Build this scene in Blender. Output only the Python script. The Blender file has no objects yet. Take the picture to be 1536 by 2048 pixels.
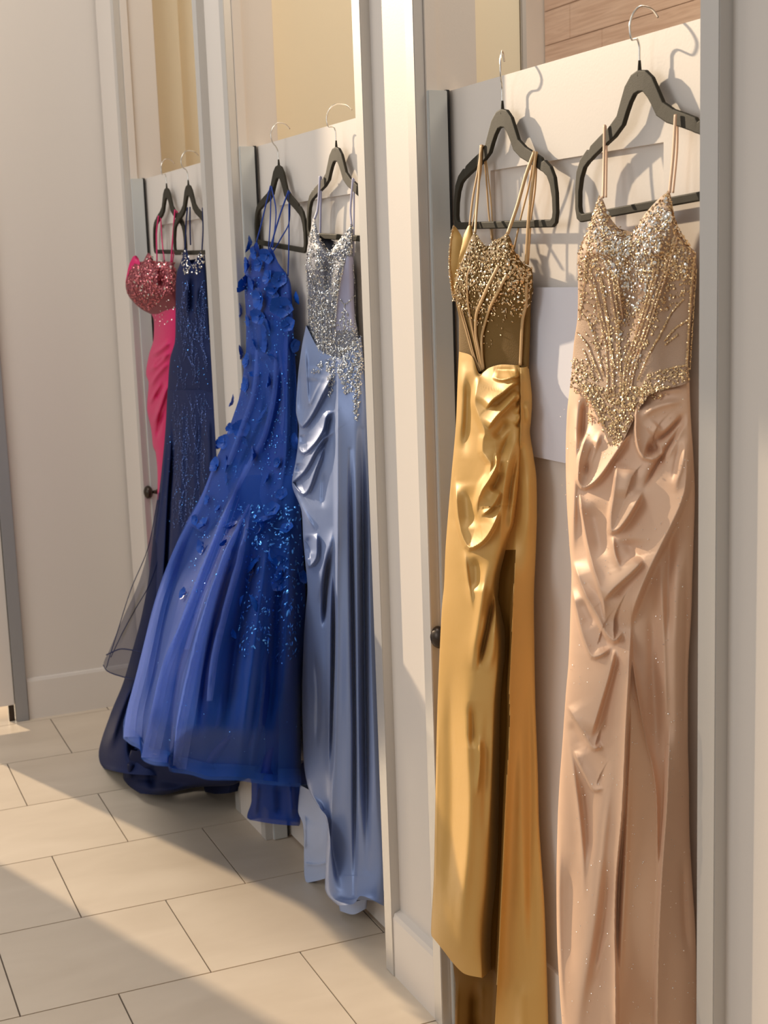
import bpy, bmesh, math, random
import numpy as np
from mathutils import Vector, Matrix, kdtree
random.seed(7); rng = np.random.default_rng(7)
scene = bpy.context.scene
COL = scene.collection

# ------------------------------------------------------------------ camera
H = 1.68; FPX = 2800.0
_r, _p, _y = map(math.radians, (1.99, 9.77, 23.8))
_f = np.array([math.sin(_y)*math.cos(_p), math.cos(_y)*math.cos(_p), -math.sin(_p)])
_r0 = np.array([math.cos(_y), -math.sin(_y), 0.0]); _u0 = np.cross(_r0, _f)
_R = math.cos(_r)*_r0 - math.sin(_r)*_u0
_U = math.sin(_r)*_r0 + math.cos(_r)*_u0
cd = bpy.data.cameras.new('camera'); cam = bpy.data.objects.new('camera', cd); COL.objects.link(cam)
cd.sensor_fit = 'VERTICAL'; cd.sensor_height = 36.0; cd.lens = FPX/2048*36.0
cd.clip_start = 0.05; cd.clip_end = 100
cd.dof.use_dof = True; cd.dof.focus_distance = 2.75; cd.dof.aperture_fstop = 9.0
M = Matrix.Identity(4)
for i in range(3):
    M[i][0] = _R[i]; M[i][1] = _U[i]; M[i][2] = -_f[i]
M[2][3] = H
cam.matrix_world = M
scene.camera = cam

# ------------------------------------------------------------------ world, sun, fill, exposure
w = bpy.data.worlds.new('World'); scene.world = w; w.use_nodes = True
bg = w.node_tree.nodes['Background']; bg.inputs['Color'].default_value = (1.0, 0.985, 0.97, 1); bg.inputs['Strength'].default_value = 0.40
SUN = Vector((0.346, -1.0, -0.36)).normalized()
sd = bpy.data.lights.new('sun', 'SUN'); sd.energy = 4.7; sd.angle = math.radians(1.1); sd.color = (1.0, 0.80, 0.56)
so = bpy.data.objects.new('sun', sd); COL.objects.link(so); so.rotation_euler = SUN.to_track_quat('-Z', 'Y').to_euler()
def area(name, loc, aim, sx, sy, power, color):
    l = bpy.data.lights.new(name, 'AREA'); l.shape = 'RECTANGLE'; l.size = sx; l.size_y = sy; l.energy = power; l.color = color
    o = bpy.data.objects.new(name, l); COL.objects.link(o); o.location = loc
    o.rotation_euler = (Vector(aim)-Vector(loc)).to_track_quat('-Z', 'Y').to_euler()
    return o
area('side_fill', (-3.2, 3.0, 2.4), (1.3, 2.6, 1.0), 2.0, 2.2, 40, (0.93, 0.96, 1.0))  # added soft fill from the open side; no window is built there
area('overhead_fill', (-0.2, 3.95, 3.9), (0.4, 5.3, 0.7), 1.6, 1.0, 31, (1.0, 0.97, 0.92))  # added unseen overhead fill for the end wall and fold contrast
area('fitting_room_lamp', (2.3, 3.3, 3.3), (2.3, 3.3, 0), 1.2, 2.5, 20, (1.0, 0.87, 0.69))
area('fitting_room_lamp', (2.0, 1.9, 3.2), (1.5, 2.7, 2.2), 0.5, 0.5, 9, (1.0, 0.87, 0.69))
scene.view_settings.view_transform = 'Standard'; scene.view_settings.look = 'None'
scene.view_settings.exposure = 0.0; scene.view_settings.gamma = 1.0; scene.view_settings.use_curve_mapping = False

# ------------------------------------------------------------------ helpers
def at(px, py, X):
    """point on the vertical plane x=X seen at a photograph pixel (arrays allowed)"""
    px = np.asarray(px, float); py = np.asarray(py, float); X = np.asarray(X, float)
    d = _f*FPX + _R*(px[..., None]-768) - _U*(py[..., None]-1024)
    t = X/d[..., 0]
    q = d*t[..., None]; q[..., 2] += H
    return q
def pt(px, py, X): return at(np.array(px), np.array(py), np.array(X))

def nodes_of(name):
    m = bpy.data.materials.new(name); m.use_nodes = True
    nt = m.node_tree; b = nt.nodes['Principled BSDF']; return m, nt, b
def mat(name, col, rough=0.5, metal=0.0, spec=0.5, sheen=0.0, bump=0.0, bscale=200.0, var=0.0, vscale=6.0, coat=0.0):
    m, nt, b = nodes_of(name)
    b.inputs['Base Color'].default_value = (*col, 1); b.inputs['Roughness'].default_value = rough
    b.inputs['Metallic'].default_value = metal; b.inputs['Specular IOR Level'].default_value = spec
    b.inputs['Sheen Weight'].default_value = sheen; b.inputs['Coat Weight'].default_value = coat
    tc = nt.nodes.new('ShaderNodeTexCoord')
    if var > 0:
        n = nt.nodes.new('ShaderNodeTexNoise'); n.inputs['Scale'].default_value = vscale; n.inputs['Detail'].default_value = 4
        nt.links.new(tc.outputs['Object'], n.inputs['Vector'])
        r = nt.nodes.new('ShaderNodeMix'); r.data_type = 'RGBA'
        r.inputs['A'].default_value = (*[c*(1-var) for c in col], 1); r.inputs['B'].default_value = (*[min(1, c*(1+var)) for c in col], 1)
        nt.links.new(n.outputs['Fac'], r.inputs['Factor']); nt.links.new(r.outputs['Result'], b.inputs['Base Color'])
    if bump > 0:
        n2 = nt.nodes.new('ShaderNodeTexNoise'); n2.inputs['Scale'].default_value = bscale; n2.inputs['Detail'].default_value = 3
        nt.links.new(tc.outputs['Object'], n2.inputs['Vector'])
        bp = nt.nodes.new('ShaderNodeBump'); bp.inputs['Strength'].default_value = bump; bp.inputs['Distance'].default_value = 0.002
        nt.links.new(n2.outputs['Fac'], bp.inputs['Height']); nt.links.new(bp.outputs['Normal'], b.inputs['Normal'])
    return m
def sheer(name, col, alpha, rough=0.6, trans=0.5, weave=0.0):
    """thin see-through cloth: constant share of open mesh, rest diffuse and translucent thread"""
    m = bpy.data.materials.new(name); m.use_nodes = True; nt = m.node_tree; nt.nodes.clear()
    out = nt.nodes.new('ShaderNodeOutputMaterial'); mx = nt.nodes.new('ShaderNodeMixShader'); mx2 = nt.nodes.new('ShaderNodeMixShader')
    t = nt.nodes.new('ShaderNodeBsdfTransparent'); d = nt.nodes.new('ShaderNodeBsdfPrincipled'); tl = nt.nodes.new('ShaderNodeBsdfTranslucent')
    d.inputs['Base Color'].default_value = (*col, 1); d.inputs['Roughness'].default_value = rough; d.inputs['Sheen Weight'].default_value = 0.15; d.inputs['Specular IOR Level'].default_value = 0.1
    tl.inputs['Color'].default_value = (*col, 1); mx2.inputs[0].default_value = trans
    nt.links.new(d.outputs[0], mx2.inputs[1]); nt.links.new(tl.outputs[0], mx2.inputs[2])
    mx.inputs[0].default_value = alpha
    nt.links.new(t.outputs[0], mx.inputs[1]); nt.links.new(mx2.outputs[0], mx.inputs[2]); nt.links.new(mx.outputs[0], out.inputs[0])
    return m

def link(o, parent=None):
    COL.objects.link(o)
    if parent is not None: o.parent = parent
    return o
def mesh_obj(name, verts, faces, m, parent=None, smooth=True):
    me = bpy.data.meshes.new(name); me.from_pydata([tuple(v) for v in verts], [], faces); me.materials.append(m)
    if smooth: me.polygons.foreach_set('use_smooth', [True]*len(me.polygons))
    me.update(); o = bpy.data.objects.new(name, me)
    return link(o, parent)
def boxes(name, bs, m, parent=None, bevel=0.002):
    """list of (x0,x1,y0,y1,z0,z1) joined into one bevelled mesh"""
    bm = bmesh.new()
    for x0, x1, y0, y1, z0, z1 in bs:
        vs = [bm.verts.new((x, y, z)) for x in (x0, x1) for y in (y0, y1) for z in (z0, z1)]
        for f in ((0,1,3,2),(4,6,7,5),(0,4,5,1),(2,3,7,6),(0,2,6,4),(1,5,7,3)): bm.faces.new([vs[i] for i in f])
    bmesh.ops.recalc_face_normals(bm, faces=bm.faces)
    if bevel > 0: bmesh.ops.bevel(bm, geom=bm.edges[:], offset=bevel, segments=2, affect='EDGES')
    me = bpy.data.meshes.new(name); bm.to_mesh(me); bm.free(); me.materials.append(m)
    return link(bpy.data.objects.new(name, me), parent)
def struct(o): o['kind'] = 'structure'; return o
def tag(o, label, cat, group=None):
    o['label'] = label; o['category'] = cat
    if group: o['group'] = group
    return o
def empty(name, loc, label, cat, group=None):
    o = bpy.data.objects.new(name, None); o.empty_display_size = 0.1; link(o); o.location = loc
    return tag(o, label, cat, group)
def settle(root):
    """children were built in world coordinates: keep them there"""
    mi = Matrix.Translation(-Vector(root.location))
    for c in root.children: c.matrix_parent_inverse = mi
def smooth_path(pts, n=60):
    P = np.array(pts, float); k = len(P)
    if k < 3:
        t = np.linspace(0, 1, n)[:, None]; return P[0]*(1-t)+P[-1]*t
    d = np.r_[0, np.cumsum(np.linalg.norm(np.diff(P, axis=0), axis=1))]; s = np.linspace(0, d[-1], n)
    return herm(d, P, s)
def herm(v, A, s):
    """smooth monotone-ish interpolation of rows A (k,...) at parameters s"""
    A = np.asarray(A, float); v = np.asarray(v, float)
    dv = np.diff(v); sl = np.diff(A, axis=0)/dv.reshape((-1,)+(1,)*(A.ndim-1))
    m = np.zeros_like(A); m[0] = sl[0]; m[-1] = sl[-1]
    if len(v) > 2:
        a, b = sl[:-1], sl[1:]
        m[1:-1] = np.where(a*b > 0, 2*a*b/(a+b+1e-12*np.sign(a+b)+1e-30), 0.0)*0.6+0.4*np.where(a*b > 0, (a+b)/2, 0.0)
    i = np.clip(np.searchsorted(v, s, side='right')-1, 0, len(v)-2)
    h = dv[i]; t = (s-v[i])/h
    sh = (-1,)+(1,)*(A.ndim-1); h = h.reshape(sh); t = t.reshape(sh)
    return (2*t**3-3*t**2+1)*A[i]+(t**3-2*t**2+t)*h*m[i]+(-2*t**3+3*t**2)*A[i+1]+(t**3-t**2)*h*m[i+1]
def tube(name, pts, rad, m, parent=None, n=60, seg=8, flat=1.0, cap=True, smooth=True):
    P = smooth_path(pts, n) if smooth else np.array(pts, float); n = len(P)
    rad = np.interp(np.linspace(0, 1, n), np.linspace(0, 1, len(rad)), rad) if hasattr(rad, '__len__') else np.full(n, rad)
    T = np.gradient(P, axis=0); T /= np.linalg.norm(T, axis=1)[:, None]+1e-12
    V = []; up = np.array([1.0, 0, 0]) if abs(T[0][0]) < 0.9 else np.array([0, 1.0, 0])
    for i in range(n):
        a = up-T[i]*(up@T[i]); a /= np.linalg.norm(a); up = a; b = np.cross(T[i], a)
        for k in range(seg):
            th = 2*math.pi*k/seg; V.append(P[i]+rad[i]*(a*flat*math.cos(th)+b*math.sin(th)))
    F = [(i*seg+k, i*seg+(k+1) % seg, (i+1)*seg+(k+1) % seg, (i+1)*seg+k) for i in range(n-1) for k in range(seg)]
    if cap: F += [tuple(range(seg-1, -1, -1)), tuple(range((n-1)*seg, n*seg))]
    return mesh_obj(name, V, F, m, parent)

# ------------------------------------------------------------------ cloth builder
XD = 1.322      # plane just in front of the doors that the gowns hang against
def ridge_field(px, py, ridges):
    h = np.zeros_like(px)
    for R in ridges:
        pts, wd, amp = R[0], R[1], R[2]; kind = R[3] if len(R) > 3 else 'g'
        P = smooth_path(pts, max(12, 4*len(pts))) if len(pts) > 2 else np.array(pts, float)
        best = np.full(px.shape, 1e9); sg = np.zeros_like(px); tt = np.zeros_like(px)
        L = np.r_[0, np.cumsum(np.linalg.norm(np.diff(P, axis=0), axis=1))]; tot = L[-1]
        x0, x1, y0, y1 = P[:, 0].min(), P[:, 0].max(), P[:, 1].min(), P[:, 1].max(); mg = wd*(7 if kind != 'g' else 3.2)
        msk = (px > x0-mg) & (px < x1+mg) & (py > y0-mg) & (py < y1+mg)
        if not msk.any(): continue
        qx, qy = px[msk], py[msk]; bs = best[msk]; ss = sg[msk]; ts = tt[msk]
        for i in range(len(P)-1):
            ax, ay = P[i]; dx, dy = P[i+1]-P[i]; l2 = dx*dx+dy*dy+1e-9
            t = np.clip(((qx-ax)*dx+(qy-ay)*dy)/l2, 0, 1); ex = qx-ax-t*dx; ey = qy-ay-t*dy
            d = np.sqrt(ex*ex+ey*ey); c = d < bs
            bs = np.where(c, d, bs); ss = np.where(c, np.sign(dx*ey-dy*ex), ss); ts = np.where(c, (L[i]+t*math.sqrt(l2))/tot, ts)
        tap = np.clip(np.minimum(ts, 1-ts)*(6 if kind in 'lr' else 3.2), 0, 1); tap = 0.04+0.96*tap*tap*(3-2*tap)
        if kind == 'g': f = np.exp(-(bs/wd)**2)
        elif kind == 'b': f = 0.5*np.exp(-(bs/wd)**2)+0.5*np.exp(-(bs/(2.4*wd))**2)
        else:           # 'l' : cloth lies high on the image-left of a downward path, drops away on the right;  'r' the other way
            s = bs*ss*(1 if kind == 'l' else -1)      # + = high side
            f = np.where(s >= 0, np.exp(-s/wd), np.exp(-(s/(0.16*wd+0.8))**2))
        h[msk] += amp*f*tap
    return h
SH = {}
def sheet(name, m, parent, rows, prof, ridges=(), nu=110, nv=300, noise=0.0008, back=True, pleats=0.0, npl=9, key=None, nback=7, gw=1.0, ga=1.0, mats=None):
    """rows: point lists across the cloth (photo pixels, left to right), top to bottom.
    prof: per row (bL, bR, bulge, bBackLeft) = distances in metres that the cloth stands off the plane XD"""
    A = np.array(rows, float); k = len(A); n = A.shape[1]
    yc = A[:, :, 1].mean(1); v = np.r_[0, np.cumsum(np.maximum(np.abs(np.diff(yc)), 4))]
    s = np.linspace(0, v[-1], nv); G = herm(v, A, s)                      # nv,n,2
    u = np.linspace(0, 1, nu)
    # even parameter across by first row chord
    ch = np.linalg.norm(np.diff(A, axis=1), axis=2).mean(0); cu = np.r_[0, np.cumsum(ch)]; cu /= cu[-1]
    GX = np.stack([herm(cu, G[j], u) for j in range(nv)]) if n > 2 else G[:, :1]*(1-u)[None, :, None]+G[:, 1:]*u[None, :, None]
    px, py = GX[..., 0], GX[..., 1]
    pr = np.array(prof, float)
    if len(pr) != k: pr = herm(np.linspace(0, v[-1], len(pr)), pr, v)
    q = herm(v, pr, s)
    uu = u[None, :]
    b = q[:, :1]*(1-uu)+q[:, 1:2]*uu + q[:, 2:3]*np.sqrt(np.clip(1-(2*uu-1)**2, 0, 1))
    b = b+ridge_field(px, py, [tuple(R) if len(R) > 3 else (R[0], R[1]*gw, R[2]*ga, 'b' if gw > 1 else 'g') for R in ridges])
    if noise:
        for _ in range(10):
            fx, fy, ph = rng.uniform(0.02, 0.10), rng.uniform(0.002, 0.012), rng.uniform(0, 6.28)
            b = b+noise*np.sin(px*fx+py*fy*rng.choice([-1, 1])+ph)*0.5
    if pleats: b = b+pleats*np.linspace(0.2, 1, nv)[:, None]*np.sin(uu*npl*6.283+1.0+0.5*np.sin(uu*9))
    b = np.maximum(b, 0.002)
    W = at(px, py, XD-b)                                                  # nv,nu,3
    if back:
        L = W[:, 0]; Rr = W[:, -1]
        bl = np.minimum(q[:, 3], b[:, 0]-0.003) if q.shape[1] > 3 else np.full(nv, 0.001)
        BL = L.copy(); BL[:, 0] = XD-np.maximum(bl, 0.001)
        cols = []
        for i in range(1, nback+1):
            t = i/(nback+1)
            if t < 0.4:
                tt = t/0.4; cols.append(L*(1-tt)+BL*tt)
            else:
                tt = (t-0.4)/0.6; c = BL*(1-tt)+Rr*tt; c[:, 0] = BL[:, 0]*(1-tt)+np.maximum(Rr[:, 0], XD-0.004)*tt; cols.append(c)
        W2 = np.concatenate([W, np.stack(cols[::-1], 1)], 1)
    else: W2 = W
    N = W2.shape[1]
    V = W2.reshape(-1, 3); F = []
    idx = np.arange(nv*N).reshape(nv, N)
    a = idx[:-1]; c = idx[1:]
    if back:
        f = np.stack([a, np.roll(a, -1, 1), np.roll(c, -1, 1), c], -1).reshape(-1, 4)
    else:
        f = np.stack([a[:, :-1], a[:, 1:], c[:, 1:], c[:, :-1]], -1).reshape(-1, 4)
    me = bpy.data.meshes.new(name); me.vertices.add(len(V)); me.vertices.foreach_set('co', V.ravel())
    me.loops.add(f.size); me.loops.foreach_set('vertex_index', f.ravel().astype(np.int32))
    me.polygons.add(len(f)); me.polygons.foreach_set('loop_start', np.arange(0, f.size, 4, dtype=np.int32))
    me.polygons.foreach_set('use_smooth', np.ones(len(f), bool)); me.update(calc_edges=True); me.validate(); me.materials.append(m)
    if mats and len(me.polygons) == len(f):
        me.materials.append(mats[0]); fx = np.zeros(f.shape[0], np.int32).reshape(nv-1, -1); fx[:, :nu-1] = mats[1](px[:-1, :-1], py[:-1, :-1]).astype(np.int32)
        me.polygons.foreach_set('material_index', fx.ravel())
    o = link(bpy.data.objects.new(name, me), parent)
    du = np.gradient(W, axis=1); dv = np.gradient(W, axis=0); nn = np.cross(du, dv); nn /= np.linalg.norm(nn, axis=2)[..., None]+1e-12
    toc = np.array([0, 0, H])-W; nn *= np.sign((nn*toc).sum(2))[..., None]
    kd = kdtree.KDTree(px.size)
    for i, (x, y) in enumerate(zip(px.ravel(), py.ravel())): kd.insert((x, y, 0), i)
    kd.balance()
    SH[key or name] = (px, py, W, nn, kd)
    return o
def on(key, x, y, off=0.0):
    px, py, W, nn, kd = SH[key]; _, i, _ = kd.find((x, y, 0)); j, k = divmod(i, px.shape[1])
    X = W[j, k, 0]
    p = at(np.array(x), np.array(y), np.array(X)); return p+nn[j, k]*off, nn[j, k]
def inside(poly, x, y):
    c = False; n = len(poly); j = n-1
    for i in range(n):
        xi, yi = poly[i]; xj, yj = poly[j]
        if (yi > y) != (yj > y) and x < (xj-xi)*(y-yi)/(yj-yi)+xi: c = not c
        j = i
    return c
GEM_V = np.array([(0, 0, 1), (1, 0, .25), (.5, .87, .25), (-.5, .87, .25), (-1, 0, .25), (-.5, -.87, .25), (.5, -.87, .25), (0, 0, -.6)])
GEM_F = [(0, i, i % 6+1) for i in range(1, 7)]+[(7, i % 6+1, i) for i in range(1, 7)]
def frame(n):
    n = np.asarray(n, float); a = np.cross(n, [0.1, 0.2, 1.0]); a /= np.linalg.norm(a); b = np.cross(n, a); return a, b, n
def gems(name, items, m, parent, stuff=True, tilt=0.5):
    """items: (position, normal, radius, aspect, angle)"""
    V = []; F = []
    for (p, n, r, asp, ang) in items:
        n = n+rng.normal(0, tilt*0.5, 3); n /= np.linalg.norm(n); a, b, n = frame(n)
        ca, sa = math.cos(ang), math.sin(ang); A = a*ca+b*sa; B = -a*sa+b*ca; o = len(V)
        for g in GEM_V: V.append(p+r*(A*g[0]*asp+B*g[1]+n*(g[2]+.3)*0.8))
        F += [(x+o, y+o, z+o) for x, y, z in GEM_F]
    ob = mesh_obj(name, V, F, m, parent, smooth=False)
    if stuff: ob['kind'] = 'stuff'
    return ob
def scatter(key, poly, count, rmin, rmax, asp=(1, 1.6), dens=None, off=0.0005):
    out = []; xs = [p[0] for p in poly]; ys = [p[1] for p in poly]; tries = 0
    while len(out) < count and tries < count*30:
        tries += 1; x = rng.uniform(min(xs), max(xs)); y = rng.uniform(min(ys), max(ys))
        if not inside(poly, x, y) or (dens and rng.random() > dens(x, y)): continue
        p, n = on(key, x, y, off); out.append((p, n, rng.uniform(rmin, rmax), rng.uniform(*asp), rng.uniform(0, 3.14)))
    return out
def bead_line(key, pts, r, step, off=0.001, jit=0.6):
    P = smooth_path(pts, 40); d = np.r_[0, np.cumsum(np.linalg.norm(np.diff(P, axis=0), axis=1))]
    s = np.arange(0, d[-1], step); xs = np.interp(s, d, P[:, 0]); ys = np.interp(s, d, P[:, 1]); out = []
    for x, y in zip(xs, ys):
        p, n = on(key, x+rng.normal(0, jit*.4), y+rng.normal(0, jit*.4), off); out.append((p, n, r*rng.uniform(.8, 1.2), rng.uniform(1, 1.4), rng.uniform(0, 3)))
    return out
def ribbon(name, key, pts, r, m, parent, off=0.002, flat=0.4):
    P = smooth_path(pts, 40); W = np.array([on(key, x, y, off)[0] for x, y in P])
    k = np.array([1, 2, 3, 2, 1.])/9
    for c in range(3): W[2:-2, c] = np.convolve(W[:, c], k, 'valid')
    return tube(name, W, r, m, parent, n=40, seg=8, flat=flat)

# ------------------------------------------------------------------ materials
PAINT = mat('painted_wall', (0.74, 0.665, 0.59), 0.45, bump=0.06, bscale=250, var=0.015, vscale=2)
DOORP = mat('door_paint', (0.75, 0.675, 0.60), 0.38, bump=0.05, bscale=180, var=0.01)
ALU = mat('brushed_aluminium', (0.62, 0.585, 0.54), 0.38, metal=0.35, bump=0.04, bscale=400)
ALUD = mat('grey_metal_post', (0.34, 0.33, 0.325), 0.4, metal=0.3)
HINGE = mat('satin_hinge_post', (0.60, 0.61, 0.59), 0.4, metal=0.2)
BEIGE = mat('beige_stall_wall', (0.88, 0.78, 0.58), 0.6, var=0.02)
GROUT = mat('grout', (0.17, 0.13, 0.10), 0.9, bump=0.2)
BLACK = mat('gap_shade_black', (0.012, 0.012, 0.012), 0.6)  # black that stands for shade in the door gaps
KNOB = mat('bronze_knob', (0.06, 0.045, 0.035), 0.35, metal=0.8)
PAPER = mat('paper', (0.72, 0.70, 0.74), 0.6)
WOOD, nt, b = nodes_of('pale_wood_plank')
b.inputs['Roughness'].default_value = 0.55
tc = nt.nodes.new('ShaderNodeTexCoord'); mp = nt.nodes.new('ShaderNodeMapping'); mp.inputs['Scale'].default_value = (1, 1.2, 26)
nz = nt.nodes.new('ShaderNodeTexNoise'); nz.inputs['Scale'].default_value = 2.2; nz.inputs['Detail'].default_value = 6; nz.inputs['Distortion'].default_value = 1.4
cr = nt.nodes.new('ShaderNodeValToRGB'); cr.color_ramp.elements[0].color = (0.62, 0.41, 0.29, 1); cr.color_ramp.elements[1].color = (0.76, 0.55, 0.41, 1)
cr.color_ramp.elements[0].position = 0.35; cr.color_ramp.elements[1].position = 0.65
nt.links.new(tc.outputs['Object'], mp.inputs[0]); nt.links.new(mp.outputs[0], nz.inputs[0]); nt.links.new(nz.outputs[0], cr.inputs[0]); nt.links.new(cr.outputs[0], b.inputs['Base Color'])
TILE, nt, b = nodes_of('beige_floor_tile')
b.inputs['Roughness'].default_value = 0.42; b.inputs['Specular IOR Level'].default_value = 0.4
tc = nt.nodes.new('ShaderNodeTexCoord'); mp = nt.nodes.new('ShaderNodeMapping'); mp.inputs['Scale'].default_value = (2.0, 5, 4)
oi = nt.nodes.new('ShaderNodeObjectInfo'); nz = nt.nodes.new('ShaderNodeTexNoise'); nz.noise_dimensions = '4D'
mu = nt.nodes.new('ShaderNodeMath'); mu.operation = 'MULTIPLY'; mu.inputs[1].default_value = 40
nt.links.new(oi.outputs['Random'], mu.inputs[0]); nt.links.new(mu.outputs[0], nz.inputs['W'])
nz.inputs['Scale'].default_value = 1.6; nz.inputs['Detail'].default_value = 7; nz.inputs['Distortion'].default_value = 0.5
cr = nt.nodes.new('ShaderNodeValToRGB'); cr.color_ramp.elements[0].color = (0.66, 0.545, 0.415, 1); cr.color_ramp.elements[1].color = (0.74, 0.62, 0.48, 1)
cr.color_ramp.elements[0].position = 0.3; cr.color_ramp.elements[1].position = 0.7
nt.links.new(tc.outputs['Object'], mp.inputs[0]); nt.links.new(mp.outputs[0], nz.inputs['Vector']); nt.links.new(nz.outputs['Fac'], cr.inputs[0]); nt.links.new(cr.outputs[0], b.inputs['Base Color'])
bp = nt.nodes.new('ShaderNodeBump'); bp.inputs['Strength'].default_value = 0.10; bp.inputs['Distance'].default_value = 0.002
nt.links.new(nz.outputs['Fac'], bp.inputs['Height']); nt.links.new(bp.outputs['Normal'], b.inputs['Normal'])

# ------------------------------------------------------------------ floor
fl = struct(boxes('floor', [(-4.5, 4.2, -1.5, 9.5, -0.06, -0.003)], GROUT, bevel=0))
bm = bmesh.new(); bmesh.ops.create_cube(bm, size=1)
for v in bm.verts: v.co = Vector((v.co.x*0.4563, v.co.y*0.4445, v.co.z*0.004))
tme = bpy.data.meshes.new('tile'); bm.to_mesh(tme); bm.free(); tme.materials.append(TILE)
cA = math.radians(1.0)
for j in range(-6, 9):
    y0 = 3.11+0.449*j
    for i in range(-8, 4):
        x0 = 0.870+0.4603*i+(0.2301 if (j % 2) else 0.0)
        cx, cy = x0+0.230, y0+0.2245
        if cx > 1.9 or cx < -2.4 or (cx < -0.9 and cy < 1.6): continue
        X = 0.87+(cx-0.87)*math.cos(cA)+(cy-3.3)*math.sin(cA); Y = 3.3-(cx-0.87)*math.sin(cA)+(cy-3.3)*math.cos(cA)
        t = bpy.data.objects.new('tile', tme); link(t, fl); t.location = (X, Y, -0.002); t.rotation_euler = (0, 0, -cA)

# ------------------------------------------------------------------ pilasters between the fitting-room doors
ZT = 4.2; XF = 1.254; XW = 1.277; XI = 1.397
def pilaster(n, yb, ya, far_post=True, near_post=True, hinge=True):
    w = struct(boxes('trim_%d' % n, [(XW, XI, yb+0.004, ya-0.004, 0, ZT)], PAINT))
    if far_post: boxes('jamb_post', [(XF, XW+0.02, ya-0.044, ya, 0, ZT)], ALU, w, 0.0015)
    if near_post:
        boxes('jamb_post', [(XF, XW, yb, yb+0.040, 0, ZT)], ALU, w, 0.0015)
        boxes('door_stop', [(XW, XW+0.026, yb-0.004, yb+0.006, 0, ZT)], PAINT, w, 0.001)
    y0 = yb+(0.040 if near_post else 0); y1 = ya-(0.044 if far_post else 0)
    V = []
    prof = [(XW+0.002, 0), (XF+0.003, 0), (XF+0.003, 0.150), (XF+0.007, 0.162), (XW+0.002, 0.168)]
    for yy in (y0+0.0005, y1-0.0005): V += [(x, yy, z) for x, z in prof]
    F = [(i, (i+1) % 5, 5+(i+1) % 5, 5+i) for i in range(5)]+[(4, 3, 2, 1, 0), (5, 6, 7, 8, 9)]
    mesh_obj('baseboard_strip', V, F, DOORP, w, smooth=False)
    if hinge:
        boxes('hinge_post', [(1.2775, 1.320, yb-0.012, yb+0.026, 0.002, 2.033)], HINGE, w, 0.0015)
        boxes('gap_shade', [(1.3195, 1.3285, yb-0.006, yb+0.026, 0.004, 2.035)], BLACK, w, 0.001)  # dark strip painting the shadowed gap between post and door leaf
    return w
pilaster(1, 2.617, 2.925)
pilaster(2, 3.81, 4.10)
pilaster(3, 5.03, 5.39, far_post=False)
pilaster(4, -0.6, 1.687, near_post=False, hinge=False)

# ------------------------------------------------------------------ doors
def make_door(n, y_hinge, y_far_right, parts=True):
    """door leaf from y_hinge (image left) to y_far_right (image right, partly behind the next pilaster)"""
    y1, y0 = y_hinge, y_far_right; xf, xb = 1.333, 1.362; zt, zb = 2.034, 0.008; rec = 0.009
    st = 0.185; root = struct(boxes('door_%d' % n, [(xf+rec, xb-0.004, y0+0.02, y1-0.02, zb+0.02, zt-0.02)], DOORP))
    boxes('stile', [(xf, xb, y1-st, y1, zb, zt)], DOORP, root, 0)
    boxes('stile', [(xf, xb, y0, y0+st, zb, zt)], DOORP, root, 0)
    boxes('rail', [(xf, xb, y0+st, y1-st, 1.864, zt)], DOORP, root, 0)
    boxes('rail', [(xf, xb, y0+st, y1-st, zb, 0.285)], DOORP, root, 0)
    bm = bmesh.new()
    kz = 0.905; ky = y1-0.052+0.09
    ky = y1-0.028
    bmesh.ops.create_uvsphere(bm, u_segments=20, v_segments=12, radius=0.024)
    for v in bm.verts: v.co = Vector((xf-0.064+v.co.x*0.7, ky+v.co.y, kz+v.co.z))
    c = bmesh.ops.create_cone(bm, cap_ends=True, segments=16, radius1=0.018, radius2=0.009, depth=0.058)
    for v in c['verts']: v.co = Vector((xf-0.029-v.co.z, ky+v.co.y, kz+v.co.x))
    me = bpy.data.meshes.new('door_knob'); bm.to_mesh(me); bm.free(); me.materials.append(KNOB)
    for p in me.polygons: p.use_smooth = True
    link(bpy.data.objects.new('door_knob', me), root)
    return root
make_door(1, 2.640, 1.70)
make_door(2, 3.835, 2.95)
make_door(3, 5.055, 4.12)

# ------------------------------------------------------------------ end wall with its openings, stall walls behind the doors
Y5 = 5.4
struct(boxes('wall_far', [(0.826, 3.9, Y5, Y5+0.10, 0, ZT)], PAINT, bevel=0))
V = []; prof = [(Y5, 0), (Y5-0.013, 0), (Y5-0.013, 0.150), (Y5-0.009, 0.160), (Y5, 0.163)]
for xx in (0.832, XF+0.03): V += [(xx, y, z) for y, z in prof]
struct(mesh_obj('baseboard_far', V, [(i, (i+1) % 5, 5+(i+1) % 5, 5+i) for i in range(5)]+[(4, 3, 2, 1, 0), (5, 6, 7, 8, 9)], DOORP, smooth=False))
struct(boxes('trim_5', [(0.783, 0.829, Y5-0.024, Y5+0.06, 0.0, ZT)], ALUD, bevel=0.0015))
struct(boxes('door_4', [(0.483, 0.7805, Y5-0.008, Y5+0.032, 0.066, 2.45)], DOORP))
boxes('bottom_pivot', [(0.757, 0.779, Y5+0.0, Y5+0.024, 0.0, 0.066)], KNOB, bpy.data.objects['door_4'], 0.001)
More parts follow.
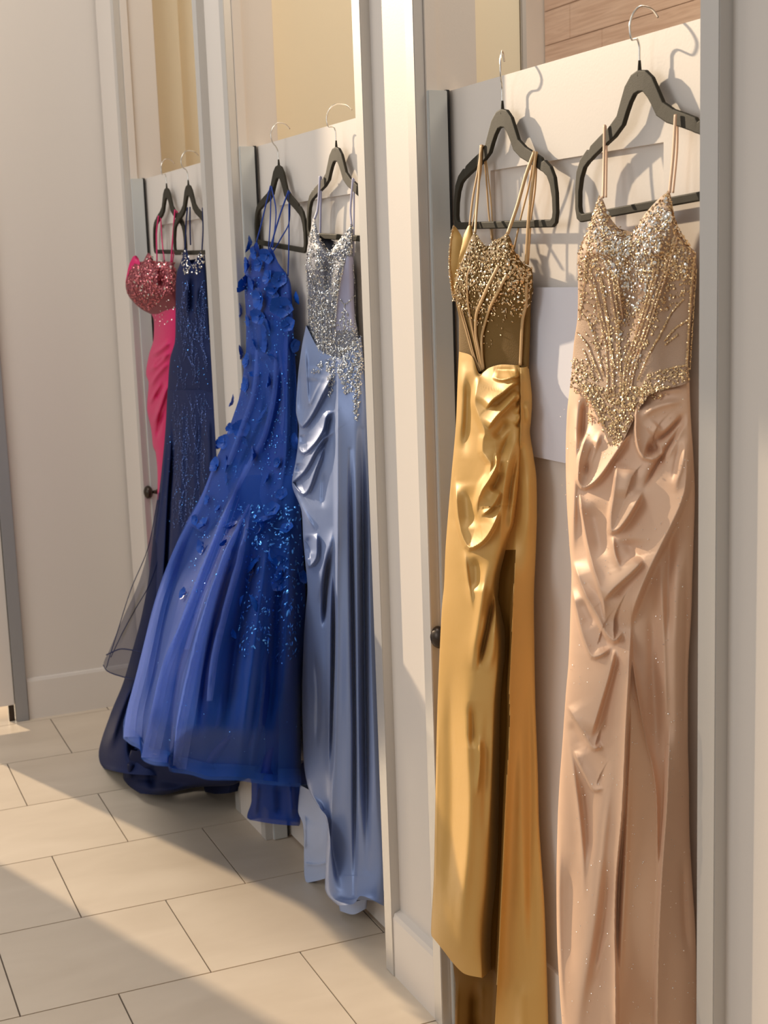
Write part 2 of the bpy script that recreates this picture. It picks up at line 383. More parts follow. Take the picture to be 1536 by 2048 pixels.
struct(boxes('wall_far_left', [(-0.049, 0.01, Y5, Y5+.06, 0, ZT), (-4.5, -1.3, Y5, Y5+.06, 0, ZT),
    (-1.3, -0.049, Y5, Y5+.06, 0, 1.45), (-1.3, -0.049, Y5, Y5+.06, 2.83, ZT), (0.01, 0.483, Y5, Y5+.06, 3.6, ZT),
    (0.483, 0.826, Y5, Y5+.06, 3.6, ZT), (0.61, 0.783, Y5, Y5+.06, 2.45, 3.6)], PAINT, bevel=0))
struct(boxes('wall_partition_right', [(XI+0.003, 1.545, 2.70, 2.78, 0, ZT)], BEIGE))
struct(boxes('trim_6', [(1.5455, 1.558, 2.695, 2.785, 0, ZT)], ALU))
struct(boxes('wall_partition_middle', [(XI+0.003, 2.15, 3.95, 4.03, 0, ZT)], BEIGE))
struct(boxes('wall_partition_left', [(XI+0.003, 2.15, 5.20, 5.28, 0, ZT), (XI+0.003, 1.52, 5.14, 5.20, 0, ZT)], BEIGE))
pw = struct(boxes('wall_back', [(3.22, 3.30, -0.5, 5.4, 0, ZT)], GROUT, bevel=0))
k = 0
for r in range(0, 24):
    z1 = 0.081+0.140*r; z0 = z1-0.140
    z0 = max(z0, 0.0)
    offs = 5.19-0.62*(r % 3) if (r != 19) else 5.19
    off = {0: 5.19, 1: 4.55, 2: 4.95}[(r-19) % 3]
    ys = [-0.45, off-4.75, off-3.8, off-2.85, off-1.9, off-0.95, off, 5.395]
    for a, c in zip(ys[:-1], ys[1:]):
        if c-a > 0.05 and a > -0.46: boxes('plank', [(3.205, 3.222, a+0.0012, c-0.0012, z0+0.0014, z1-0.0014)], WOOD, pw, 0.001)
paper = tag(boxes('paper_notice', [(1.3295, 1.3305, 2.03, 2.36, 1.322, 1.640)], PAPER, bevel=0.0002), 'blank white paper sheet on the door between the gold gown and the blush gown', 'paper')

# ------------------------------------------------------------------ hangers
VELVET = mat('black_velvet_hanger', (0.036, 0.030, 0.019), 0.6, spec=0.2, sheen=0.0, bump=0.1, bscale=600)
CHROME = mat('chrome_hook', (0.75, 0.73, 0.68), 0.2, metal=1.0)
def hanger(yc, zc, label, tilt=0.0, hook_rot=0.0, x=1.313):
    root = empty('clothes_hanger', (x, yc, zc), label, 'hanger', 'velvet hangers hooked over the doors')
    # outline of half a hanger in (offset along y, z); thick arch then thin arm, corner and bar
    top = [(0.000, -0.004), (0.020, -0.008), (0.038, -0.022), (0.050, -0.041), (0.064, -0.064), (0.090, -0.079), (0.120, -0.090), (0.145, -0.100), (0.150, -0.107), (0.157, -0.105), (0.178, -0.118), (0.191, -0.136), (0.198, -0.164), (0.200, -0.198), (0.196, -0.216), (0.185, -0.223), (0.100, -0.223), (0.000, -0.223)]
    inn = [(0.000, -0.038), (0.012, -0.040), (0.024, -0.051), (0.034, -0.064), (0.046, -0.082), (0.072, -0.097), (0.104, -0.108), (0.134, -0.119), (0.143, -0.123), (0.152, -0.126), (0.166, -0.134), (0.177, -0.150), (0.184, -0.172), (0.186, -0.196), (0.184, -0.205), (0.178, -0.209), (0.100, -0.209), (0.000, -0.209)]
    tz = 0.012
    top = [(a, b+tz) for a, b in top]; inn = [(a, b+tz) for a, b in inn]
    bm = bmesh.new(); n = len(top); th = 0.0045
    ca, sa = math.cos(tilt), math.sin(tilt)
    for sgn in (1, -1):
        ring = {}
        for side, xx in ((0, -th), (1, th)):
            for nm, arr in (('t', top), ('i', inn)):
                ring[(nm, side)] = [bm.verts.new((x+xx*(0.8 if nm == 't' else 1), yc+sgn*a*ca-b*sa, zc+sgn*a*sa+b*ca)) for a, b in arr]
        for i in range(n-1):
            for q in ((('t', 0), ('i', 0)), (('i', 1), ('t', 1)), (('t', 1), ('t', 0)), (('i', 0), ('i', 1))):
                A, B = ring[q[0]], ring[q[1]]
                bm.faces.new((A[i], A[i+1], B[i+1], B[i]))
    bmesh.ops.remove_doubles(bm, verts=bm.verts, dist=1e-5); bmesh.ops.recalc_face_normals(bm, faces=bm.faces)
    me = bpy.data.meshes.new('hanger_body'); bm.to_mesh(me); bm.free(); me.materials.append(VELVET)
    o = link(bpy.data.objects.new('hanger_body', me), root)
    bv = o.modifiers.new('b', 'BEVEL'); bv.width = 0.0022; bv.segments = 3; bv.limit_method = 'ANGLE'
    tube('collar', [(x, yc, zc-0.002), (x, yc, zc+0.022)], [0.0042, 0.0022], VELVET, root, n=6)
    zz = 2.034-zc      # height of the door edge over the hanger neck
    pr = [(0, 0.018), (0.000, 0.040), (-0.006, 0.054), (-0.016, zz-0.012), (-0.021, zz+0.006), (-0.013, zz+0.028), (0.006, zz+0.040), (0.026, zz+0.038), (0.042, zz+0.026)]
    cr_, sr_ = math.cos(hook_rot), math.sin(hook_rot)
    P = [(x+a*cr_, yc+a*sr_, zc+b) for a, b in pr]
    tube('hook', P, 0.0017, CHROME, root, n=48, seg=8)
    settle(root); return root
hanger(2.366, 1.962, 'dark velvet hanger holding the gold gown', 0.03, 0.95)
hanger(1.921, 1.970, 'dark velvet hanger holding the blush gown', -0.05, 0.2)
hanger(3.184, 1.968, 'dark velvet hanger holding the pale blue gown', 0.06, -0.15)
hanger(3.588, 1.958, 'dark velvet hanger holding the royal blue flowered gown', 0.09, 0.3)
hanger(4.690, 1.972, 'dark velvet hanger holding the hot pink gown', 0.03, 0.5)
hanger(4.390, 1.962, 'dark velvet hanger holding the navy gown', 0.02, 0.2, x=1.300)

def strap(name, pts, r, m, parent, flat=0.5):
    """pts: (px,py,X)"""
    W = [pt(a, b, c) for a, b, c in pts]; return tube(name, W, r, m, parent, n=36, seg=8, flat=flat)


# ================================================================== GOWNS
def satin(name, col, rough=0.34, metal=0.3, spec=0.5, sheen=0.12, tint=None):
    m, nt, b = nodes_of(name)
    b.inputs['Base Color'].default_value = (*col, 1); b.inputs['Roughness'].default_value = rough
    b.inputs['Metallic'].default_value = metal; b.inputs['Specular IOR Level'].default_value = spec
    b.inputs['Sheen Weight'].default_value = sheen; b.inputs['Sheen Roughness'].default_value = 0.4
    if tint: b.inputs['Sheen Tint'].default_value = (*tint, 1)
    tc = nt.nodes.new('ShaderNodeTexCoord'); n = nt.nodes.new('ShaderNodeTexNoise'); n.inputs['Scale'].default_value = 14; n.inputs['Detail'].default_value = 3
    bp = nt.nodes.new('ShaderNodeBump'); bp.inputs['Strength'].default_value = 0.18; bp.inputs['Distance'].default_value = 0.006
    nt.links.new(tc.outputs['Object'], n.inputs['Vector']); nt.links.new(n.outputs['Fac'], bp.inputs['Height']); nt.links.new(bp.outputs['Normal'], b.inputs['Normal'])
    return m
GSTR = mat('tan_gold_strap', (0.56, 0.34, 0.14), 0.5)
GOLD = satin('gold_satin', (0.61, 0.355, 0.095), 0.49, 0.15, tint=(1, .8, .4))
GOLDIN = mat('gold_lining_shaded', (0.15, 0.066, 0.008), 0.7, spec=0.15)  # matte lining, its colour darkened to carry the shade inside the slit
GMESH = mat('bronze_mesh', (0.19, 0.105, 0.026), 0.6, spec=0.2, bump=0.3, bscale=500)
GBEAD = mat('champagne_bead', (0.82, 0.58, 0.32), 0.18, metal=0.9)
GCRY = mat('champagne_crystal', (0.93, 0.78, 0.56), 0.12, metal=0.9)
CRYS = mat('clear_crystal', (0.98, 0.93, 0.84), 0.08, metal=0.85)
BLUSH = satin('blush_satin', (0.77, 0.495, 0.325), 0.52, 0.08, tint=(1, .9, .8))
BLUSHL = satin('blush_lining', (0.74, 0.475, 0.30), 0.5, 0.0)
BMESH = mat('nude_mesh', (0.46, 0.29, 0.18), 0.55, bump=0.3, bscale=500)
SKY = satin('pale_blue_satin', (0.22, 0.29, 0.50), 0.42, 0.25, sheen=0.15, tint=(.9, .93, 1))
SKYL = satin('pale_blue_lining', (0.40, 0.47, 0.66), 0.55, 0.0)
SILV = mat('silver_sequin', (0.56, 0.56, 0.55), 0.2, metal=0.95)
SILM = mat('grey_lavender_mesh', (0.17, 0.18, 0.23), 0.5, bump=0.3, bscale=500)
LAVM = mat('lavender_mesh', (0.34, 0.34, 0.48), 0.5)
ROY = mat('royal_blue_mesh', (0.006, 0.045, 0.30), 0.5, spec=0.3, sheen=0.03, bump=0.3, bscale=300)
ROYIN = mat('royal_blue_lining', (0.002, 0.022, 0.22), 0.6, spec=0.2)
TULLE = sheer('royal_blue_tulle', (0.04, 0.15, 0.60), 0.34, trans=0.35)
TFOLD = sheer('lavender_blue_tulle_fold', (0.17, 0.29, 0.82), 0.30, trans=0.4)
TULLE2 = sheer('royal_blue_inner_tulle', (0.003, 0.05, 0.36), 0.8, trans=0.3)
PETAL = mat('royal_blue_petal', (0.006, 0.075, 0.42), 0.4, spec=0.3)
BGLIT = mat('blue_glitter', (0.10, 0.36, 0.95), 0.18, metal=0.8)
NAVY = mat('navy_fabric', (0.007, 0.016, 0.074), 0.62, spec=0.2, bump=0.3, bscale=200)
NAVYD = mat('dark_navy_skirt', (0.005, 0.010, 0.045), 0.65, spec=0.12)
NAVYG = mat('navy_sequin', (0.10, 0.16, 0.42), 0.25, metal=0.8)
NTULLE = sheer('navy_tulle', (0.012, 0.020, 0.085), 0.62, trans=0.3)
PINK = satin('hot_pink_satin', (0.66, 0.012, 0.13), 0.42, 0.05, tint=(1, .5, .7))
ROSE = mat('rose_sequin', (0.72, 0.22, 0.24), 0.22, metal=0.85)
ROSEM = mat('rose_mesh', (0.22, 0.03, 0.045), 0.5)

# ------------------------------------------------------------------ gold gown
g = empty('evening_gown', (1.28, 2.42, 0.0), 'gold satin gown with beaded corset bodice and a draped side slit', 'gown')
g.location.z = 0.15
LB = [  # back cup of the bodice seen from inside
  [(906, 452), (910, 453), (915, 458)], [(902, 480), (913, 479), (925, 480)], [(899, 525), (910, 522), (923, 516)],
  [(902, 566), (907, 562), (916, 556)], [(907, 596), (910, 594), (914, 590)]]
sheet('back_cup', GOLD, g, LB, [(.050, .040, .0), (.056, .040, 0), (.058, .042, 0), (.056, .046, 0), (.050, .05, 0)], nu=24, nv=60, back=False, noise=0)
LB2 = [[(936, 452), (940, 450), (944, 453)], [(927, 472), (936, 470), (946, 470)], [(923, 492), (932, 490), (944, 486)],
  [(916, 524), (922, 520), (934, 514)], [(911, 556), (915, 552), (922, 546)]]
sheet('back_cup', GOLD, g, LB2, [(.040, .034, .006), (.044, .036, .006), (.048, .040, .004), (.052, .046, 0), (.05, .05, 0)], nu=24, nv=60, back=False, noise=0, key='bc2')
GB = [
  [(927, 512), (949, 467), (973, 492), (1014, 469), (1031, 505), (1047, 527), (1064, 537)],
  [(915, 545), (940, 520), (973, 524), (1010, 515), (1033, 532), (1050, 545), (1066, 556)],
  [(909, 575), (935, 568), (970, 568), (1005, 566), (1033, 572), (1050, 578), (1065, 585)],
  [(912, 605), (935, 605), (965, 605), (1000, 605), (1030, 605), (1048, 607), (1062, 610)],
  [(918, 640), (935, 642), (962, 644), (990, 646), (1020, 648), (1042, 650), (1061, 652)],
  [(918, 705), (935, 712), (955, 745), (985, 742), (1015, 740), (1040, 740), (1058, 738)]]
GBP = [(.052, .006, .016, 0), (.060, .006, .022, 0), (.060, .006, .022, 0), (.052, .006, .02, 0), (.042, .006, .018, 0), (.040, .006, .016, 0)]
bod = sheet('bodice', GMESH, g, GB, GBP, [([(945, 600), (955, 660), (966, 735)], 10, .004), ([(1000, 560), (975, 620)], 14, .006), ([(1035, 560), (1036, 600)], 12, -.004)], nu=80, nv=120, key='gb')
dn = lambda x, y: 1.0 if y < 560+max(0, 990-x)*0.30 else max(0.05, 1-(y-560-max(0, 990-x)*0.30)/90.0)
pol = [(905, 600), (912, 545), (930, 508), (949, 467), (973, 490), (1014, 469), (1031, 505), (1064, 537), (1066, 590), (1062, 606), (1000, 690), (960, 700), (940, 640)]
gems('beadwork', scatter('gb', pol, 1250, .0011, .0026, dens=dn), GBEAD, bod)
gems('crystal_cluster', scatter('gb', pol, 110, .0018, .0036, dens=dn), GCRY, bod)
it = []
for pts in ([(906, 453), (902, 480), (899, 525), (902, 566), (907, 594)],):
    P = smooth_path(pts, 50)
    for x, y in P:
        p, n = on('back_cup', x, y, .001); it.append((p, n, rng.uniform(.0014, .0024), 1.3, rng.uniform(0, 3)))
gems('beaded_rim', it, GBEAD, bod)
for pts, r in (([(943, 533), (936, 552), (937, 595), (944, 644), (955, 700), (963, 742)], .0030), ([(999, 531), (981, 566), (965, 601), (954, 628), (953, 664), (960, 703), (967, 740)], .0048),
               ([(1016, 548), (997, 582), (981, 615), (971, 648), (964, 677), (965, 705), (969, 738)], .0044), ([(920, 611), (932, 654), (946, 705), (960, 744)], .0032),
               ([(1053, 566), (1052, 605), (1046, 640), (1044, 683), (1042, 730)], .0048), ([(926, 620), (940, 670), (952, 715), (964, 742)], .0022)):
    ribbon('boning', 'gb', pts, r, GSTR, bod, off=.002)
GS = [  # under-skirt, slit side and train
  [(925, 715), (1042, 735), (1057.5, 732)], [(925, 800), (1042, 800), (1064, 802)], [(925, 840), (1042, 845), (1062, 842)], [(920, 870), (1040, 868), (1060, 862)],
  [(915, 905), (1039, 905), (1066, 905)], [(910, 960), (1038, 960), (1073, 958)], [(905, 1022), (1036, 1022), (1074, 1022)], [(902, 1110), (1031, 1105), (1071.5, 1108)],
  [(897, 1200), (1028, 1200), (1068, 1200)], [(892, 1300), (1023, 1300), (1069, 1300)], [(888, 1410), (1018, 1410), (1071, 1410)], [(885, 1550), (1014, 1550), (1076, 1550)],
  [(888, 1640), (1010, 1640), (1078, 1640)], [(892, 1750), (1005, 1750), (1085, 1750)], [(898, 1810), (1002, 1810), (1089, 1810)], [(905, 1920), (997, 1920), (1093, 1920)],
  [(911, 1975), (993, 1985), (1095, 1985)], [(910, 2050), (989, 2050), (1097, 2050)], [(908, 2105), (985, 2110), (1100, 2100)]]
n = len(GS)
GSP = [(.030+.030*min(1, i/8), .006, .010+.012*min(1, i/10), 0.0+.02*min(1, i/8)) for i in range(n)]
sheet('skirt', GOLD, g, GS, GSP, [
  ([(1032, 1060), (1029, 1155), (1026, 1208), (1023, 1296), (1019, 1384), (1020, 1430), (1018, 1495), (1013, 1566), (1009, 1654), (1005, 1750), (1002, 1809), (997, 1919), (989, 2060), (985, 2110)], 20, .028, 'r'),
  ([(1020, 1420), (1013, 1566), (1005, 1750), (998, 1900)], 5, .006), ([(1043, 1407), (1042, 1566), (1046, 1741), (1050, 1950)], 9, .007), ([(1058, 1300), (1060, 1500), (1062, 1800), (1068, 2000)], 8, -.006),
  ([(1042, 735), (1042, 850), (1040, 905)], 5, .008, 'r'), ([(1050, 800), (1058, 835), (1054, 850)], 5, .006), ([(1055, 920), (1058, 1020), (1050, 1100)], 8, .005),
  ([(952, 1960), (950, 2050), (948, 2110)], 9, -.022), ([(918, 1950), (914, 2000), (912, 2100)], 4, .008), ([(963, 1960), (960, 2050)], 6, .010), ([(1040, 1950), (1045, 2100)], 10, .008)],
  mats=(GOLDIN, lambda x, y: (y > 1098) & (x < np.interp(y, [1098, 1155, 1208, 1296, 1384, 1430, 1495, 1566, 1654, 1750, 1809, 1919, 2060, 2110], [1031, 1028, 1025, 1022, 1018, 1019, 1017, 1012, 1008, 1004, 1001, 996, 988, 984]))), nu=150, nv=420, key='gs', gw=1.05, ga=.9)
GO = [  # draped front panel lying over the skirt
  [(918, 703), (943, 712), (960, 748), (980, 735), (1006, 729), (1041, 731)],
  [(915, 770), (940, 772), (962, 772), (985, 770), (1010, 768), (1041, 768)],
  [(912, 846), (935, 846), (962, 846), (988, 846), (1014, 846), (1041, 844)],
  [(903, 949), (930, 949), (957, 949), (984, 949), (1011, 949), (1038, 949)],
  [(895.6, 1037), (922, 1037), (949, 1037), (976, 1037), (1002, 1037), (1026, 1037)],
  [(891, 1100), (914, 1100), (937, 1100), (960, 1100), (983, 1100), (1005, 1098)],
  [(888, 1173), (908, 1173), (928, 1173), (948, 1173), (968, 1173), (989, 1173)],
  [(884, 1213), (905, 1213), (927, 1213), (949, 1213), (970, 1213), (991, 1209)],
  [(880, 1290), (903, 1290), (927, 1290), (951, 1290), (975, 1290), (998, 1290)],
  [(875, 1410), (898, 1410), (921, 1410), (944, 1410), (967, 1410), (990, 1410)],
  [(871, 1583), (893, 1583), (916, 1583), (938, 1583), (961, 1583), (984, 1583)],
  [(867.6, 1750), (889, 1750), (910, 1750), (932, 1750), (953, 1750), (975, 1750)],
  [(862, 1862), (882, 1875), (903, 1890), (923, 1900), (944, 1905), (964, 1905)],
  [(863, 1872), (878, 1890), (892, 1908), (906, 1926), (930, 1948), (965, 1956)]]
n = len(GO)
GOP = [(.046, .016, .014, .006), (.052, .020, .018, .006), (.058, .026, .018, .006), (.066, .034, .018, .006), (.072, .048, .018, .01), (.078, .060, .018, .02), (.084, .068, .018, .03), (.088, .070, .018, .04),
       (.092, .072, .018, .06), (.098, .074, .018, .07), (.102, .076, .018, .073), (.106, .078, .018, .073), (.110, .080, .016, .073), (.110, .080, .014, .073)]
sheet('draped_panel', GOLD, g, GO, GOP, [
  ([(964, 747), (954, 775), (950, 805), (957, 830), (967, 855), (970, 866), (966, 880), (965, 900), (975, 918), (982, 928), (979, 948), (965, 970), (956, 1000), (953, 1016), (959, 1032), (961, 1048)], 30, .018, 'r'),
  ([(984, 754), (1004, 760), (1027, 754), (1041, 751)], 12, .008, 'r'), ([(970, 818), (986, 799), (1004, 786), (1027, 768), (1040, 762)], 13, .011, 'r'), ([(974, 858), (992, 834), (1016, 809), (1039, 783)], 13, .011, 'r'),
  ([(985, 818), (1005, 800), (1032, 776)], 4, -.007), ([(986, 880), (1002, 860), (1018, 838)], 7, -.009),
  ([(992, 904), (994, 923), (981, 955), (963, 983), (955, 1010)], 14, .012, 'r'), ([(982, 985), (992, 965), (1004, 940)], 5, -.010),
  ([(960, 1033), (978, 1019), (992, 1000), (1001, 980)], 10, .010, 'r'), 
  ([(912, 960), (916, 1028), (926, 1075), (940, 1096), (963, 1084), (986, 1051), (1002, 1008)], 20, .016, 'r'), ([(932, 970), (936, 1010), (940, 1060)], 12, -.008),
  ([(928, 1095), (937, 1169), (947, 1226)], 3.5, .006), ([(978, 1117), (969, 1155), (962, 1208), (955, 1252), (948, 1296), (943, 1349)], 7, .012),
  ([(950, 1110), (955, 1150), (955, 1185)], 8, -.010), ([(989, 1175), (978, 1240), (966, 1296), (957, 1338)], 6, -.022, 'g'), ([(975, 1215), (962, 1290), (950, 1345)], 4, .006), ([(990, 1230), (985, 1300), (975, 1350)], 6, .008),
  ([(930, 1330), (932, 1390), (935, 1513), (939, 1601), (935, 1700), (927, 1791), (919, 1919)], 11, .014), ([(906, 1300), (903, 1390), (905, 1566), (899, 1741), (890, 1850)], 13, -.012),
  ([(944, 1400), (946, 1460), (943, 1500)], 6, -.010), ([(958, 1465), (960, 1510), (952, 1600)], 4, .006), ([(875, 1380), (871, 1583), (868, 1750), (866, 1860)], 5, .006),
  ([(1041, 786), (1032, 806)], 3, .007), ([(1041, 806), (1031, 830)], 3, .007), ([(1041, 826), (1033, 850)], 3, .007), ([(1040, 796), (1033, 818)], 2.5, -.007), ([(1041, 838), (1034, 856)], 3, -.006),
  ([(1027, 855), (1004, 905), (992, 960)], 5, -.008), ([(1036, 866), (1018, 923), (1006, 993), (999, 1095)], 5, .008), ([(1035, 900), (1024, 960), (1015, 1030)], 3.5, -.007), ([(1033, 930), (1027, 990), (1018, 1080)], 3, .006),
  ([(985, 740), (1010, 740), (1035, 742)], 4, -.004), ([(926, 720), (924, 800), (918, 900)], 7, .008), ([(938, 740), (936, 830), (930, 920)], 8, -.010), ([(975, 1400), (972, 1500), (968, 1700)], 7, -.005)],
  nu=150, nv=560, key='go', gw=1.05, ga=.9)
for pts, r in (([(964, 289, 1.306), (956, 340, 1.300), (945, 400, 1.292), (939, 452, 1.285)], .0030), ([(962, 290, 1.306), (958, 360, 1.298), (954, 410, 1.290), (950, 467, 1.272)], .0038),
               ([(966, 291, 1.312), (972, 350, 1.314), (977, 420, 1.316), (984, 480, 1.317)], .0026), ([(968, 291, 1.313), (976, 350, 1.316), (983, 420, 1.318), (986, 490, 1.319)], .0020), ([(965, 290, 1.309), (962, 340, 1.308), (953, 400, 1.308), (944, 455, 1.30)], .0022),
               ([(1069, 303, 1.306), (1052, 350, 1.300), (1035, 410, 1.290), (1015, 468, 1.276)], .0046), ([(1072, 303, 1.307), (1066, 360, 1.305), (1058, 430, 1.303), (1052, 528, 1.302)], .0046),
               ([(1070, 304, 1.312), (1058, 370, 1.314), (1043, 430, 1.316), (1028, 498, 1.316)], .0026), ([(1074, 304, 1.312), (1070, 380, 1.314), (1062, 440, 1.314), (1056, 530, 1.312)], .0026)):
    strap('strap', pts, r, GSTR, g)
settle(g)

# ------------------------------------------------------------------ blush gown
g = empty('evening_gown', (1.28, 1.96, 0.15), 'blush pink satin gown with a crystal bodice nearest the right edge', 'gown')
PB = [
  [(1180, 455), (1200, 393), (1222, 438), (1260, 471), (1292, 425), (1337, 384), (1352, 452), (1376, 490), (1393, 504)],
  [(1163, 492), (1190, 470), (1222, 478), (1260, 492), (1295, 470), (1332, 455), (1354, 482), (1376, 505), (1393, 520)],
  [(1155, 515), (1185, 515), (1220, 518), (1258, 520), (1295, 518), (1330, 515), (1355, 520), (1376, 525), (1393, 535)],
  [(1156, 574), (1185, 574), (1220, 574), (1255, 574), (1290, 574), (1325, 574), (1352, 574), (1372, 574), (1391, 574)],
  [(1155, 633), (1183, 633), (1215, 633), (1250, 633), (1285, 633), (1318, 633), (1345, 633), (1365, 633), (1384, 633)],
  [(1148, 685), (1176, 685), (1210, 685), (1245, 685), (1280, 685), (1310, 685), (1338, 685), (1360, 685), (1380, 685)],
  [(1144, 736), (1172, 736), (1205, 740), (1240, 742), (1275, 742), (1305, 740), (1333, 736), (1357, 733), (1378, 730)],
  [(1141, 772), (1168, 783), (1200, 845), (1230, 902), (1266, 842), (1296, 792), (1333, 778), (1357, 772), (1379, 765)]]
PBP = [(.050, .006, .012, 0), (.058, .006, .024, 0), (.060, .006, .026, 0), (.056, .006, .024, 0), (.050, .006, .020, 0), (.050, .006, .019, 0), (.053, .008, .021, 0), (.060, .012, .026, 0)]
bod = sheet('bodice', BMESH, g, PB, PBP, [([(1258, 480), (1258, 560), (1248, 700)], 16, -.010), ([(1205, 470), (1200, 520)], 20, .010), ([(1315, 460), (1312, 520)], 22, .010), ([(1340, 540), (1340, 640)], 14, -.004)], nu=110, nv=170, key='pb')
top = [(1156, 505), (1200, 393), (1222, 438), (1260, 471), (1292, 425), (1337, 384), (1352, 452), (1390, 505), (1388, 570), (1350, 610), (1320, 640), (1290, 700), (1262, 770), (1220, 780), (1190, 700), (1158, 640)]
dn = lambda x, y: 1.0 if y < 560 else 0.45
gems('beadwork', scatter('pb', top, 2300, .0010, .0022, dens=dn)+scatter('pb', [(1144, 715), (1190, 720), (1200, 790), (1142, 775)], 220, .001, .0022)+scatter('pb', [(1270, 790), (1300, 745), (1376, 735), (1378, 760), (1300, 790)], 200, .001, .0022), GBEAD, bod)
gray = [(1185, 440), (1262, 475), (1330, 400), (1345, 440), (1310, 520), (1290, 600), (1262, 640), (1240, 560), (1195, 520)]
gems('crystal_cluster', scatter('pb', gray, 600, .0011, .0026)+scatter('pb', top, 90, .0016, .003, dens=dn), CRYS, bod)
lines = [[(1188, 440), (1176, 500), (1168, 574), (1160, 640)], [(1176, 554), (1191, 583), (1200, 633), (1214, 706), (1217, 788)], [(1188, 557), (1205, 633), (1223, 706), (1229, 792)], [(1217, 542), (1223, 589), (1235, 662), (1237, 740)],
 [(1235, 551), (1241, 604), (1245, 636)], [(1311, 536), (1293, 604), (1270, 677), (1252, 730), (1246, 790)], [(1317, 536), (1299, 604), (1276, 677), (1258, 730), (1252, 790)], [(1349, 472), (1331, 533), (1308, 604), (1288, 668), (1264, 736), (1255, 790)],
 [(1354, 475), (1337, 533), (1314, 604), (1294, 668), (1270, 736), (1262, 780)], [(1367, 598), (1343, 627), (1326, 659), (1302, 703), (1276, 762)], [(1377, 639), (1352, 656), (1329, 682)], [(1372, 731), (1350, 735), (1329, 741)],
 [(1156, 665), (1173, 686), (1188, 721), (1203, 760)], [(1159, 621), (1179, 645), (1194, 692), (1208, 752)], [(1386, 520), (1381, 589), (1373, 735)], [(1391, 540), (1386, 610), (1378, 740)], [(1200, 552), (1212, 620), (1224, 700)], [(1205, 560), (1217, 640), (1230, 740)],
 [(1200, 393), (1183, 445), (1163, 495)], [(1337, 384), (1348, 440), (1375, 492)], [(1355, 670), (1330, 690)], [(1168, 700), (1190, 760)], [(1226, 545), (1234, 610), (1241, 700), (1243, 780)]]
it = []
for L in lines: it += bead_line('pb', L, .0017, 3.0)
gems('beaded_boning', it, GBEAD, bod)
for L in lines[1:9]: ribbon('boning', 'pb', L, .0026, BLUSH, bod, off=.0005)
cm = gems('crystal', [(np.zeros(3), np.array([0, 0, 1.]), 1.0, 1.0, 0)], CRYS, bod, stuff=False, tilt=0)
cmesh = cm.data; first = True
for (x, y, r) in ((1229, 530, .0070), (1258, 507, .0062), (1208, 545, .005), (1308, 444, .0058), (1334, 399, .005), (1311, 525, .005), (1305, 428, .005), (1262, 592, .004), (1240, 487, .0055), (1290, 486, .005), (1214, 463, .004), (1205, 430, .004), (1237, 500, .0045), (1300, 468, .004)):
    p, nrm = on('pb', x, y, .002)
    o = cm if first else link(bpy.data.objects.new('crystal', cmesh), bod); first = False
    a, b2, c = frame(nrm); mt = Matrix(((a[0], b2[0], c[0], p[0]), (a[1], b2[1], c[1], p[1]), (a[2], b2[2], c[2], p[2]), (0, 0, 0, 1)))
    o.matrix_local = mt @ Matrix.Diagonal((r*.8, r*.65, r*.6, 1))
PS = [
  [(1141, 765), (1255, 770), (1379, 758)], [(1134, 828), (1257, 828), (1381, 820)], [(1131.5, 916), (1260, 916), (1387, 916)], [(1133, 990), (1262, 990), (1390, 985)], [(1139, 1091), (1263, 1091), (1387, 1091)],
  [(1143, 1149), (1264, 1149), (1385, 1149)], [(1141, 1222), (1262, 1222), (1383, 1222)], [(1137, 1325), (1258, 1325), (1377, 1325)], [(1132, 1383), (1255, 1383), (1376, 1383)], [(1125, 1486), (1250, 1486), (1376, 1486)],
  [(1119, 1567), (1248, 1567), (1378, 1567)], [(1115, 1654), (1246, 1654), (1379, 1654)], [(1113, 1771), (1248, 1771), (1385, 1771)], [(1114, 1870), (1252, 1870), (1391, 1865)], [(1119, 1976), (1255, 1976), (1393, 1976)], [(1125, 2060), (1258, 2060), (1393, 2060)], [(1130, 2150), (1262, 2150), (1392, 2150)]]
n = len(PS)
PSP = [(.052+.05*min(1, i/9), .006, .018+.012*min(1, i/9), 0) for i in range(n)]
